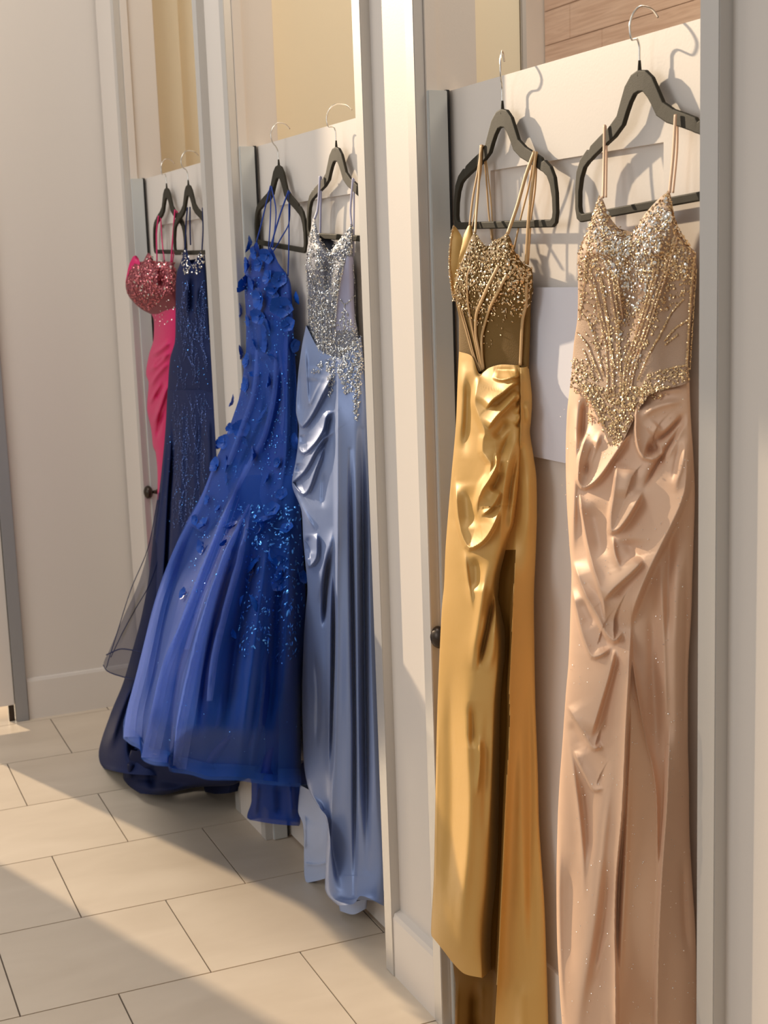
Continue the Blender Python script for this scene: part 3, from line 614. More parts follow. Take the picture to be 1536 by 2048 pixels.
sk = sheet('skirt', BLUSH, g, PS, PSP, [
  ([(1376, 862), (1370, 974), (1362, 1004), (1344, 1045), (1321, 1091), (1297, 1140), (1280, 1180), (1264, 1225), (1255, 1260)], 40, .020, 'l'),
  ([(1262, 1235), (1257, 1340), (1251, 1456), (1243, 1625), (1231, 1771), (1229, 1859), (1230, 1961), (1232, 2150)], 22, .030, 'l'),
  ([(1264, 1290), (1262, 1456), (1254, 1625), (1248, 1771), (1239, 1917), (1233, 2048), (1231, 2150)], 40, .016, 'r'), ([(1262, 1500), (1256, 1625), (1250, 1771), (1243, 1900), (1237, 2048)], 4, .005),
  ([(1262, 1290), (1268, 1345), (1279, 1413), (1293, 1486), (1304, 1526), (1313, 1596), (1315, 1683), (1317, 1775)], 5, .008, 'r'),
  ([(1340, 1440), (1335, 1596), (1329, 1683), (1323, 1771), (1316, 1946), (1314, 2150)], 26, .024, 'r'),
  ([(1320, 1105), (1325, 1222), (1329, 1340), (1334, 1500)], 5, .006), ([(1304, 1160), (1307, 1260), (1310, 1400), (1318, 1540)], 11, -.012), ([(1355, 1060), (1350, 1250), (1353, 1450), (1354, 1600)], 13, .010), ([(1344, 1050), (1338, 1150), (1337, 1300)], 7, -.008),
  ([(1374, 1100), (1372, 1250), (1366, 1500)], 4, -.005), ([(1366, 1700), (1370, 1850), (1382, 1930)], 6, -.006),
  ([(1160, 780), (1153, 850), (1151, 916), (1147, 1033), (1145, 1130)], 6, .012), ([(1173, 790), (1169, 830), (1164, 890)], 6, -.014), ([(1140, 800), (1138, 900), (1139, 1000)], 4, -.005),
  ([(1180, 840), (1175, 865), (1167, 890), (1159, 925), (1157, 958), (1168, 975), (1183, 968), (1200, 951), (1227, 912), (1251, 877), (1266, 862)], 20, .013, 'r'), ([(1203, 862), (1186, 905), (1172, 945)], 5, .009), ([(1192, 880), (1178, 920), (1170, 955)], 4, -.010),
  ([(1158, 975), (1169, 1052), (1186, 1131), (1197, 1164), (1208, 1205), (1212, 1246)], 20, .012, 'r'), ([(1205, 1200), (1229, 1174), (1258, 1148), (1288, 1118)], 24, .014, 'r'), ([(1180, 1000), (1195, 1060), (1205, 1120)], 12, -.008),
  ([(1236, 915), (1229, 984), (1222, 1043), (1224, 1062), (1233, 1060), (1247, 1045), (1268, 1012), (1287, 978)], 26, .016, 'r'), ([(1248, 1000), (1255, 960), (1262, 930)], 13, .007), ([(1225, 1068), (1229, 1105), (1243, 1143)], 4, .008), ([(1262, 1075), (1262, 1110), (1268, 1130)], 14, -.010),
  ([(1273, 800), (1272, 857), (1277, 895), (1288, 914), (1305, 918), (1325, 907), (1334, 893)], 18, .015, 'r'), ([(1290, 895), (1305, 899), (1322, 893)], 8, -.016), ([(1300, 870), (1320, 850)], 9, .006),
  ([(1372, 826), (1352, 846), (1333, 867), (1303, 890)], 4, -.014), ([(1372, 836), (1350, 874), (1325, 912), (1300, 955), (1284, 985)], 4, -.014), ([(1371, 848), (1350, 885), (1330, 925)], 4, .007), ([(1362, 830), (1340, 852), (1318, 868)], 4, .006),
  ([(1279, 838), (1305, 818), (1335, 808), (1368, 802)], 5, .007), ([(1300, 788), (1340, 780), (1370, 778)], 4, .004), ([(1372, 875), (1362, 935), (1353, 965), (1352, 990)], 5, .009), ([(1362, 880), (1352, 930), (1345, 970)], 5, -.007),
  ([(1147, 1120), (1158, 1155), (1172, 1190), (1197, 1234), (1214, 1268), (1229, 1281), (1247, 1258)], 24, .016, 'r'), ([(1160, 1195), (1175, 1230), (1190, 1255)], 10, -.004),
  ([(1144, 1172), (1155, 1225), (1170, 1281), (1188, 1314), (1206, 1307), (1226, 1292)], 20, .012, 'r'), ([(1230, 1296), (1217, 1350), (1198, 1415), (1180, 1475)], 30, .014, 'l'),
  ([(1135, 1410), (1153, 1442), (1173, 1474), (1190, 1497), (1208, 1490)], 18, .012, 'r'), ([(1140, 1440), (1155, 1470), (1168, 1500)], 8, -.004), ([(1148, 1500), (1170, 1548), (1192, 1580), (1210, 1575)], 18, .010, 'r'),
  ([(1135, 1460), (1148, 1545), (1158, 1620), (1166, 1713), (1169, 1810)], 4, .009), ([(1160, 1540), (1175, 1640), (1182, 1740)], 10, -.010), ([(1231, 1476), (1217, 1573), (1208, 1654), (1196, 1771), (1181, 1888), (1162, 2005), (1152, 2120)], 10, .020),
  ([(1222, 1700), (1214, 1800), (1200, 1900), (1192, 2000)], 9, -.010), ([(1190, 1960), (1205, 1900), (1218, 1860)], 4, .006), ([(1120, 1650), (1118, 1800), (1122, 1950), (1132, 2080)], 5, .008), ([(1140, 1700), (1140, 1850), (1150, 1980)], 10, -.006)],
  mats=(BLUSHL, lambda x, y: (y > 1330) & (x < np.interp(y, [1330, 1413, 1486, 1526, 1596, 1683, 1775, 1950], [1265, 1279, 1293, 1304, 1313, 1315, 1317, 1316])) & (x > np.interp(y, [1290, 1340, 1456, 1625, 1771, 1859, 1961, 2150], [1262, 1260, 1253, 1244, 1233, 1231, 1232, 1234]))), nu=230, nv=620, key='ps', noise=.0006, gw=1.05, ga=.9)
vt = [(1190, 770), (1283, 770), (1275, 800), (1273, 828), (1262, 850), (1250, 872), (1240, 905), (1228, 908), (1216, 880), (1202, 850), (1188, 800)]
gems('lace_point', scatter('pb', [(1160, 774), (1340, 774), (1298, 790), (1268, 838), (1232, 898), (1202, 842), (1172, 788)], 560, .0012, .0026)+scatter('ps', vt, 160, .0012, .0026, off=.003)+scatter('ps', [(1272, 765), (1376, 755), (1338, 782), (1325, 800), (1290, 800)], 110, .001, .0022, off=.003)+scatter('ps', [(1143, 765), (1185, 765), (1180, 800), (1150, 782)], 60, .001, .0022, off=.003)+scatter('ps', [(1176, 800), (1190, 790), (1192, 835), (1180, 850)], 50, .001, .002, off=.003), GBEAD, bod)
hull = [(1120, 800), (1385, 790), (1390, 1000), (1375, 1400), (1390, 2048), (1120, 2048), (1130, 1300)]
gems('rhinestones', [(p, nn, r, 1.0, 0) for p, nn, r, a, c in scatter('ps', hull, 420, .0006, .0013, off=.0012)], CRYS, sk, tilt=0.2)
for pts, r in (([(1209, 250, 1.306), (1208, 320, 1.300), (1206, 396, 1.288)], .0034), ([(1211, 251, 1.311), (1213, 300, 1.313), (1212, 395, 1.310)], .0026),
               ([(1351, 229, 1.305), (1347, 300, 1.300), (1339, 386, 1.290)], .0034), ([(1355, 231, 1.311), (1354, 300, 1.313), (1346, 386, 1.311)], .0026)):
    strap('strap', pts, r, BLUSHL, g)
settle(g)

# ------------------------------------------------------------------ pale blue gown
g = empty('evening_gown', (1.27, 3.30, 0.05), 'pale blue satin gown with a silver sequin bodice on the middle door', 'gown')
SB = [
  [(620, 470), (626.5, 436), (640, 476), (658, 502), (678, 480), (705, 449), (706, 512)],
  [(614, 500), (625, 490), (641, 500), (658, 512), (678, 505), (696, 500), (708, 530)],
  [(612, 530), (625, 530), (641, 530), (658, 532), (678, 533), (696, 535), (708, 548)],
  [(616, 570), (628, 570), (643, 570), (660, 571), (678, 572), (695, 573), (708, 580)],
  [(617, 610), (629, 610), (645, 611), (661, 612), (678, 613), (695, 614), (709, 618)],
  [(617, 655), (630, 656), (647, 660), (663, 662), (680, 660), (698, 657), (714, 655)],
  [(621, 690), (634, 700), (650, 715), (665, 725), (682, 722), (703, 712), (722, 700)]]
SBP = [(.040, .006, .012, 0), (.046, .006, .020, 0), (.046, .006, .020, 0), (.042, .006, .018, 0), (.040, .006, .016, 0), (.042, .006, .016, 0), (.048, .006, .016, 0)]
bod = sheet('bodice', SILM, g, SB, SBP, [([(658, 505), (657, 600)], 9, -.010), ([(685, 500), (668, 600), (662, 700)], 10, .008), ([(630, 480), (632, 560)], 10, .006)], nu=80, nv=130, key='sb', mats=(LAVM, lambda x, y: (x > np.interp(y, [512, 519, 555, 595, 627, 670], [693, 690, 682, 675, 671, 672])) & (y > 512) & (y < 660)))
seam = [(690, 519), (682, 555), (675, 595), (671, 627), (672, 670), (676, 715)]
left = [(614, 505), (626, 436), (640, 476), (658, 502), (678, 480), (705, 449), (704, 505), (690, 519), (682, 555), (674, 600), (672, 680), (675, 725), (660, 738), (640, 712), (620, 680), (616, 600), (611, 530)]
gems('beadwork', scatter('sb', left, 1700, .0011, .0024, asp=(1, 2)), SILV, bod)
gems('crystal_cluster', scatter('sb', left, 160, .0015, .0030), CRYS, bod)
it = []
for L in ([(617, 590), (618, 640), (620, 685)], [(622, 600), (624, 650), (630, 700)], [(633, 600), (633, 650), (640, 710)], [(645, 600), (645, 660), (650, 720)], [(655, 610), (653, 670), (658, 730)], [(690, 519), (682, 555), (675, 595), (671, 640)], [(705, 530), (709, 590), (709, 650)], [(682, 600), (690, 608), (708, 592)], [(690, 608), (688, 650)]):
    it += bead_line('sb', L, .0018, 2.2)
gems('beaded_boning', it, SILV, bod)
gems('lace_applique', scatter('sb', [(674, 655), (690, 610), (700, 640), (712, 650), (722, 700), (690, 718), (676, 712)], 300, .0008, .0020, asp=(1.5, 3)), SILV, bod)
SS = [
  [(612, 651), (640, 700), (676, 715), (722, 672)], [(604, 690), (636, 716), (676, 728), (726, 710)], [(596, 753), (633, 757), (676, 760), (729, 750)], [(592, 821), (630, 821), (676, 821), (735, 815)], [(598, 856), (635, 856), (676, 856), (737, 860)],
  [(596, 889), (634, 889), (676, 890), (738, 892)], [(591, 924), (632, 924), (676, 924), (739, 924)], [(584, 965), (630, 965), (676, 965), (741, 965)], [(603, 1023), (635, 1023), (676, 1023), (743, 1023)], [(606.5, 1079), (638, 1079), (675, 1079), (745, 1079)],
  [(611, 1128), (640, 1128), (675, 1128), (747, 1128)], [(615, 1177), (641, 1177), (675, 1177), (748, 1177)], [(611, 1225), (640, 1225), (675, 1225), (750, 1225)], [(607, 1289), (638, 1289), (675, 1289), (752, 1289)], [(604, 1400), (635, 1400), (672, 1400), (757, 1400)],
  [(606, 1480), (634, 1480), (668, 1480), (759, 1480)], [(608, 1530), (633, 1545), (664, 1560), (761, 1540)], [(618, 1580), (636, 1592), (662, 1602), (763, 1600)], [(634, 1609), (645, 1618), (661, 1640), (765, 1655)], [(655, 1640), (660, 1670), (664, 1700), (767, 1720)], [(650, 1768), (668, 1775), (690, 1778), (768, 1770)], [(656, 1792), (680, 1800), (706, 1800), (768, 1800)], [(676, 1811), (706, 1808), (722, 1792), (768, 1812)]]
n = len(SS)
SSP = [(.050+.045*min(1, i/8), .006, .014+.010*min(1, i/8), 0) for i in range(n)]
sk = sheet('skirt', SKY, g, SS, SSP, [
  ([(676, 713), (676, 850), (676, 1050), (675, 1177), (674, 1306), (670, 1400), (666, 1518), (663, 1655), (657, 1760)], 26, .018, 'r'),
  ([(694, 1000), (696, 1250), (694, 1500), (692, 1780)], 10, .008), ([(700, 900), (704, 1150), (708, 1350), (710, 1500), (709, 1790)], 4, -.022, 'g'), ([(711, 845), (713, 950), (714, 1079), (715, 1306), (714, 1500), (717, 1700)], 5, .010), ([(723, 860), (727, 1150), (731, 1449), (735, 1740)], 7, -.030, 'g'), ([(733, 950), (736, 1101), (741, 1306), (749, 1500), (756, 1700)], 6, .010),
  ([(608, 664), (596, 757), (593, 827), (604, 853), (615, 842), (648, 781), (671, 737)], 13, .013, 'r'), ([(609, 678), (613, 757), (619, 808), (634, 778), (650, 748)], 3, .008), ([(603, 720), (600, 800), (606, 838)], 6, -.008), ([(630, 730), (626, 765)], 9, .005),
  ([(597, 856), (596, 889), (607, 906), (621, 895), (645, 860), (654, 830), (673, 821)], 13, .012, 'r'), ([(603, 868), (606, 890)], 5, -.008), ([(598, 903), (585, 963), (604, 947), (645, 880), (673, 860)], 13, .012, 'r'), ([(596, 925), (594, 945)], 4, -.008),
  ([(586, 968), (607, 988), (633, 933), (651, 883)], 12, .010, 'r'), ([(640, 920), (655, 860)], 4, -.008), ([(586, 968), (600, 1005), (618, 1040), (633, 1065)], 3, .007), ([(633, 1065), (632, 1114), (619, 1132), (609, 1105)], 14, .012, 'l'), ([(618, 1070), (618, 1110)], 6, -.010),
  ([(668, 1050), (658, 1095), (647, 1135), (640, 1170), (635, 1210)], 5, .013), ([(662, 1090), (652, 1170), (648, 1260)], 5, -.026, 'g'), ([(673, 1085), (664, 1150), (661, 1220), (660, 1306), (660, 1500), (655, 1620)], 3.5, .011), ([(668, 1130), (667, 1300), (664, 1450), (661, 1600)], 4, -.022, 'g'), ([(645, 1260), (644, 1350), (640, 1500)], 6, .006), ([(628, 1300), (636, 1390), (634, 1500)], 4, -.008), ([(613, 1240), (612, 1330), (616, 1480)], 6, .006), ([(648, 940), (645, 1020)], 4, -.006), ([(666, 830), (656, 850), (655, 880)], 3, -.008)],
  nu=200, nv=600, key='ss', noise=.0006, gw=1.05, ga=.9)
gems('hip_lace', scatter('ss', [(678, 690), (722, 672), (726, 745), (723, 770), (714, 850), (708, 820), (706, 780), (690, 790), (684, 765), (676, 745)], 620, .0009, .0021, asp=(1.5, 3), off=.002)
     + scatter('ss', [(652, 720), (673, 712), (672, 770), (660, 795), (655, 760)], 150, .0009, .002, asp=(1.5, 3), off=.002)+scatter('ss', [(622, 745), (645, 720), (648, 740), (636, 750)], 60, .001, .002, off=.002), SILV, sk)
sheet('lining', SKYL, g, [
  [(600, 1570), (640, 1590), (676, 1600)], [(596, 1621), (636, 1640), (678, 1650)], [(606, 1650), (640, 1660), (676, 1665)], [(608, 1720), (630, 1728), (672, 1722)], [(608.5, 1750), (630, 1750), (660, 1745)], [(612, 1766), (632, 1762), (660, 1754)]],
  [(.066, .03, .0, .04)]*6, [([(611, 1630), (610, 1700)], 5, .006, 'r'), ([(645, 1600), (640, 1720)], 12, .004), ([(608, 1726), (632, 1729), (662, 1722)], 3, .005, 'l')], nu=60, nv=90, key='sl')
sheet('train_lining', SKYL, g, [[(672, 1700), (700, 1700), (738, 1700)], [(676, 1800), (704, 1802), (735, 1785)], [(680, 1822), (705, 1829), (731, 1818)]], [(.055, .02, .004, .02)]*3, nu=30, nv=40)
for pts, r in (([(640, 352, 1.303), (635, 420, 1.296), (629, 438, 1.290)], .0050), ([(642, 353, 1.311), (641, 430, 1.313), (640, 480, 1.312)], .0048), ([(706, 356, 1.304), (701, 420, 1.300), (703, 450, 1.296)], .0044), ([(708, 358, 1.311), (708, 430, 1.313), (707, 512, 1.312)], .0034)):
    strap('strap', pts, r, LAVM, g)
settle(g)

# ------------------------------------------------------------------ royal blue flowered gown
g = empty('ball_gown', (1.12, 3.80, 0.25), 'royal blue mermaid ball gown covered in fabric flowers with a full tulle skirt', 'gown')
RB = [
  [(499, 511), (513, 484), (524, 512), (541, 496), (557, 526), (574, 548)],
  [(490, 540), (508, 535), (524, 532), (541, 532), (558, 543), (580, 562)],
  [(489, 577), (508, 577), (525, 577), (543, 577), (561, 578), (583, 580)],
  [(492, 636), (510, 636), (528, 636), (546, 636), (565, 636), (586, 636)],
  [(492, 694), (510, 694), (529, 694), (548, 694), (567, 694), (589, 694)],
  [(487, 743), (507, 743), (527, 743), (548, 743), (569, 743), (592, 743)],
  [(479, 792), (501, 792), (524, 792), (547, 792), (570, 792), (594, 792)],
  [(467, 830), (492, 830), (517, 830), (543, 830), (568, 830), (595, 830)],
  [(447, 885), (477, 885), (507, 885), (538, 885), (567, 885), (596, 885)],
  [(426, 932), (461, 932), (496, 932), (531, 932), (565, 932), (597, 932)],
  [(402, 995), (442, 998), (482, 1000), (522, 1000), (562, 1000), (600, 1000)],
  [(372, 1045), (415, 1072), (458, 1098), (502, 1130), (552, 1165), (605, 1190)]]
def depth_at(y):   # how far the left silhouette of the gown stands off the door
    return float(np.interp(y, [500, 600, 700, 800, 860, 900, 956, 1069, 1204, 1300, 1400, 1500, 1600], [.045, .055, .060, .075, .095, .120, .150, .215, .285, .325, .370, .405, .410]))
RBP = [(depth_at(r[0][1]), .012+.02*max(0, (r[0][1]-700)/300), float(np.interp(r[0][1], [900, 950, 1070, 1204], [.02, .022, .06, .10])), min(.070, depth_at(r[0][1])-.01)) for r in RB]
bod = sheet('bodice', ROY, g, RB, RBP, [
  ([(515, 720), (508, 780), (485, 850), (455, 930)], 9, .010), ([(555, 700), (552, 780), (535, 860), (500, 950)], 8, .012), ([(535, 760), (530, 830), (500, 900), (470, 960)], 7, -.012), ([(575, 640), (574, 760), (572, 900), (560, 990)], 6, .008), ([(585, 650), (584, 800), (585, 950)], 5, -.010),
  ([(500, 620), (510, 680), (508, 730)], 7, -.008), ([(540, 620), (530, 700)], 8, -.006), ([(495, 700), (520, 712), (550, 700)], 7, .006)], nu=90, nv=220, key='rb', noise=.0016)
SK0 = [
  [(492, 640), (515, 640), (539, 640), (563, 640), (586, 640)], [(492, 694), (516, 694), (540, 694), (565, 694), (589, 694)], [(487, 743), (513, 743), (539, 743), (566, 743), (592, 743)], [(479, 792), (508, 792), (537, 792), (566, 792), (594, 792)],
  [(467, 830), (499, 830), (531, 830), (563, 830), (595, 830)], [(447, 885), (484, 885), (521, 885), (558, 885), (596, 885)], [(426, 932), (469, 932), (511, 932), (554, 932), (597, 932)]]
SK = [
  [(410, 975), (460, 960), (510, 950), (556, 950), (598, 955)], [(383, 1025), (440, 1025), (498, 1020), (550, 1020), (601, 1020)], [(360, 1070), (420, 1070), (480, 1070), (541, 1070), (604, 1070)], [(336, 1129), (402, 1129), (470, 1129), (538, 1129), (608, 1129)],
  [(309, 1204), (380, 1204), (455, 1204), (530, 1204), (611, 1204)], [(286, 1294), (362, 1294), (441, 1294), (522, 1294), (608, 1294)], [(267, 1369), (348, 1369), (432, 1369), (516, 1369), (604, 1369)], [(251, 1426), (336, 1440), (423, 1450), (511, 1455), (602, 1455)], [(246, 1462), (328, 1492), (416, 1510), (508, 1520), (602, 1520)],
  [(247, 1478), (325, 1524), (414, 1552), (506, 1563), (602, 1560)]]
SK = [smooth_path(r, 13).tolist() for r in SK]
SK[-1] = [(247, 1478), (262, 1490), (280, 1500), (284, 1519), (308, 1531), (336, 1534), (340, 1543), (380, 1550), (424, 1561), (466, 1561), (505, 1566), (560, 1572), (602, 1575)]
SK[-2] = [(246, 1452), (262, 1462), (279, 1472), (287, 1490), (312, 1500), (338, 1504), (346, 1512), (384, 1520), (426, 1530), (467, 1531), (507, 1534), (560, 1540), (602, 1542)]
SK0 = [smooth_path(r, 13).tolist() for r in SK0]
SKP = [(depth_at(r[0][1])+.003, .032+.03*max(0, (r[0][1]-950)/500), float(np.interp(r[0][1], [950, 1070, 1204, 1369, 1480], [.022, .06, .10, .14, .15])), .072) for r in SK]
inner = sheet('inner_skirt', ROYIN, g, [[(x*(1-.0)+(10 if k == 0 else 0), y-(0 if j < len(SK)-1 else 22)) for k, (x, y) in enumerate(r)] for j, r in enumerate(SK)], [(a-.035, b-.012, c, d) for a, b, c, d in SKP], nu=100, nv=160, pleats=.008, npl=7, key='ri')
fold = [
  ([(440, 950), (400, 1010), (362, 1075), (326, 1174), (296, 1309), (281, 1400), (262, 1480)], 11, .022),
  ([(420, 990), (385, 1060), (352, 1160), (322, 1300), (302, 1420), (290, 1500)], 8, -.010),
  ([(494, 930), (450, 1025), (403, 1144), (362, 1249), (326, 1339), (303, 1440), (284, 1520)], 26, .034, 'r'),
  ([(478, 990), (440, 1090), (400, 1200), (366, 1310), (345, 1420), (335, 1520)], 8, -.010),
  ([(500, 1010), (460, 1084), (430, 1160), (402, 1249), (379, 1339), (360, 1430), (339, 1535)], 26, .036, 'r'),
  ([(485, 1060), (455, 1150), (425, 1260), (405, 1380), (396, 1500)], 9, -.024),
  ([(502, 1015), (470, 1144), (443, 1243), (425, 1324), (415, 1420)], 18, .022, 'r'),
  ([(520, 1050), (490, 1200), (465, 1350), (452, 1500)], 12, -.020), ([(540, 1040), (520, 1200), (495, 1400), (480, 1540)], 9, .020), ([(560, 1100), (548, 1300), (530, 1500)], 12, -.024), ([(580, 1050), (575, 1250), (565, 1450)], 9, .018),
  ([(530, 1330), (515, 1450), (500, 1550)], 6, .012)]
fold0 = [([(552, 700), (548, 780), (530, 860), (497, 930)], 7, .012), ([(515, 690), (508, 780), (485, 850), (455, 930), (436, 960)], 8, .010), ([(575, 700), (572, 900), (556, 1000)], 6, .010)]
SKP0 = [(depth_at(r[0][1])+.003, .012+.02*max(0, (r[0][1]-700)/300)+.002, float(np.interp(r[0][1], [900, 950], [.02, .022])), min(.070, depth_at(r[0][1])-.01)) for r in SK0]
sk = sheet('tulle_skirt', TULLE, g, SK0+SK, SKP0+SKP, fold+fold0, nu=180, nv=340, key='rs', noise=.003)
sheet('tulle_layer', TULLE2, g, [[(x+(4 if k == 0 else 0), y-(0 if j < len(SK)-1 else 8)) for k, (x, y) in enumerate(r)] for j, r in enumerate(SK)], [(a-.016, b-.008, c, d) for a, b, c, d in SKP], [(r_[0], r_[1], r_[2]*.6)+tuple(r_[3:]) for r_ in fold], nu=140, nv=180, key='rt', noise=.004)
# hem bands of horsehair
hemp = [[(x, y) for x, y in r] for r in SK[-3:]]
for key, dy in (('rs', 0),):
    top_ = [(249, 1450), (262, 1458), (279, 1468), (288, 1486), (312, 1496), (338, 1500), (347, 1508), (384, 1516), (426, 1526), (467, 1527), (507, 1530), (560, 1536), (600, 1538)]
    bot_ = [(248, 1476), (262, 1488), (280, 1498), (285, 1517), (308, 1529), (336, 1532), (341, 1541), (380, 1548), (424, 1559), (466, 1559), (505, 1564), (560, 1570), (601, 1573)]
    V = []; 
    ta = smooth_path(top_, 120); ba = smooth_path(bot_, 120)
    for (a, b_) in zip(ta, ba):
        for t in (0, .5, 1):
            x, y = a*(1-t)+b_*t; V.append(on(key, x, y, .003)[0])
    V = np.array(V); 
    for _ in range(3): V[3:-3] = (V[:-6]+V[3:-3]+V[6:])/3
    mesh_obj('hem_band', V, [(i*3+k, i*3+3+k, i*3+4+k, i*3+1+k) for i in range(119) for k in range(2)], TULLE, g)
# lengths where the tulle folds back on itself
def tulle_fold(pts, wa, wb, taper=.35):
    P = smooth_path(pts, 70); V = []; n = len(P)
    for i, (x, y) in enumerate(P):
        t = i/(n-1); wd = (wa*(1-t)+wb*t)*min(1, t/taper+.15)
        for c in (0, .35, 1.0): V.append(on('rs', x+wd*c, y, .006-.004*c)[0])
    V = np.array(V)
    for _ in range(6): V[3:-3] = (V[:-6]+V[3:-3]*2+V[6:])/4
    mesh_obj('tulle_fold', V, [(i*3+k, i*3+3+k, i*3+4+k, i*3+1+k) for i in range(n-1) for k in range(2)], TFOLD, sk)
for P_ in ([(426, 945), (398, 1012), (362, 1078), (338, 1132), (312, 1207), (290, 1296), (271, 1371), (256, 1428), (251, 1474)], [(494, 930), (450, 1025), (403, 1144), (362, 1249), (326, 1339), (303, 1440), (285, 1515)],
           [(500, 1010), (460, 1084), (430, 1160), (402, 1249), (379, 1339), (360, 1430), (340, 1538)]):
    tulle_fold(P_, 10, 34); tulle_fold(P_, 6, 20); tulle_fold(P_, 4, 8)
for P_ in ([(502, 1015), (470, 1144), (443, 1243), (425, 1324), (417, 1400)], [(552, 700), (548, 780), (530, 860), (497, 930), (470, 980)], [(515, 700), (508, 780), (485, 850), (455, 930)], [(478, 990), (440, 1090), (402, 1200), (372, 1300)], [(560, 700), (562, 820), (550, 930)]):
    tulle_fold(P_, 9, 8); tulle_fold(P_, 4, 4)
# lower side ruffle by the pale blue gown
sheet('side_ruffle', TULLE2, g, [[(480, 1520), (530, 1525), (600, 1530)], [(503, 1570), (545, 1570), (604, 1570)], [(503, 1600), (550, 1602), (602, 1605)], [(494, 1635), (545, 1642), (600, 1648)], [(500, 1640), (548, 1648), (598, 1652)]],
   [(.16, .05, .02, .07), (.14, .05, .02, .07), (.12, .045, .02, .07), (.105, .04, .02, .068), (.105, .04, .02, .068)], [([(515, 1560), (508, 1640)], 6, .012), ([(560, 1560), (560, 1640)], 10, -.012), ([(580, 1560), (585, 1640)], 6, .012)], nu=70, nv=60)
# fabric flowers: one petalled blossom mesh, copied
bm = bmesh.new(); rr = random.Random(3)
for k in range(5):
    th = k*2*math.pi/5; c, s = math.cos(th), math.sin(th); v = []
    for (a, b_, z) in ((.05, 0, .05), (.40, -.36, .18), (.80, -.52, .42), (1.08, 0, .40), (.80, .52, .46), (.40, .36, .16), (.55, 0, .10)):
        z += rr.uniform(-.06, .1); v.append(bm.verts.new((a*c-b_*s, a*s+b_*c, z)))
    for i in range(6): 
        if i < 5: bm.faces.new((v[6], v[i], v[i+1]))
    bm.faces.new((v[6], v[5], v[0]))
bmesh.ops.create_icosphere(bm, subdivisions=1, radius=.16, matrix=Matrix.Translation((0, 0, .18)))
fm = bpy.data.meshes.new('fabric_flower'); bm.to_mesh(fm); bm.free(); fm.materials.append(PETAL)
for p in fm.polygons: p.use_smooth = True
def flower(key, x, y, r, parent):
    p, nrm = on(key, x, y, .003); nrm = nrm+rng.normal(0, .35, 3); nrm /= np.linalg.norm(nrm)
    a, b2, c = frame(nrm); o = link(bpy.data.objects.new('fabric_flower', fm), parent)
    mt = Matrix(((a[0], b2[0], c[0], p[0]), (a[1], b2[1], c[1], p[1]), (a[2], b2[2], c[2], p[2]), (0, 0, 0, 1)))
    o.matrix_local = mt @ Matrix.Rotation(rng.uniform(0, 6.28), 4, 'Z') @ Matrix.Diagonal((r, r*rng.uniform(.75, 1), r, 1))
for x, y, r in ((506, 490, 14), (514, 505, 10), (500, 530, 12), (538, 510, 12), (524, 528, 12), (494, 572, 14), (480, 568, 10), (510, 565, 12), (526, 597, 16), (550, 583, 12), (565, 614, 17), (522, 632, 14), (544, 648, 13), (536, 664, 12), (487, 620, 11), (502, 640, 10), (541, 555, 11), (560, 560, 12),
                (499, 768, 13), (545, 763, 12), (586, 598, 10), (470, 804, 11), (489, 704, 13), (533, 832, 12), (550, 577, 10), (538, 690, 12), (518, 686, 11), (514, 752, 10), (552, 712, 11), (500, 722, 12), (585, 690, 10), (578, 650, 11),
                (486, 858, 14), (467, 858, 10), (452, 886, 12), (444, 888, 10), (527, 840, 11), (515, 908, 14), (436, 932, 13), (461, 929, 14), (578, 884, 14), (566, 990, 10), (459, 958, 9), (580, 900, 10), (496, 880, 9), (560, 925, 9), (540, 960, 10)):
    flower('rb', x, y, r/2800*3.9*1.35, bod)
for x, y, r in ((530, 1048, 16), (545, 1022, 13), (464, 1057, 13), (411, 1052, 14), (498, 1124, 15), (536, 1118, 16), (563, 1126, 13), (564, 1153, 12), (563, 1168, 13), (372, 1189, 11), (517, 1204, 14), (600, 1155, 10), (476, 1200, 9), (461, 1270, 9), (408, 1094, 12), (528, 1062, 12), (576, 1060, 11), (452, 1090, 9), (420, 1000, 10), (395, 1040, 9), (440, 1020, 9)):
    flower('rs', x, y, r/2800*3.8*1.3, sk)
gems('glitter', scatter('rb', [(492, 520), (575, 550), (590, 700), (597, 930), (600, 998), (430, 990), (470, 850), (492, 700)], 520, .0012, .0024, off=.003), BGLIT, bod)
gems('leaf_embroidery', scatter('rs', [(480, 1010), (600, 1010), (606, 1200), (600, 1315), (560, 1330), (520, 1300), (480, 1320), (476, 1260), (490, 1150)], 560, .0013, .0034, asp=(1, 3.2), off=.003)
     + scatter('rs', [(420, 980), (500, 1000), (470, 1120), (420, 1200), (370, 1260), (380, 1120)], 190, .001, .0022, off=.003)+scatter('rs', [(300, 1300), (600, 1300), (600, 1540), (300, 1500)], 26, .001, .0018, off=.003), BGLIT, sk)
for pts, r in (([(541, 372, 1.305), (527, 430, 1.300), (513, 484, 1.285)], .0032), ([(542, 373, 1.310), (541, 430, 1.308), (537, 500, 1.300)], .0030), ([(543, 373, 1.305), (552, 430, 1.300), (545, 496, 1.288)], .0030), ([(577, 382, 1.305), (560, 430, 1.298), (540, 498, 1.287)], .0034), ([(578, 383, 1.310), (578, 470, 1.310), (576, 552, 1.306)], .0030),
               ([(580, 384, 1.313), (579, 440, 1.313), (560, 480, 1.305), (545, 505, 1.295)], .0024)):
    strap('strap', pts, r, ROY, g)
settle(g)

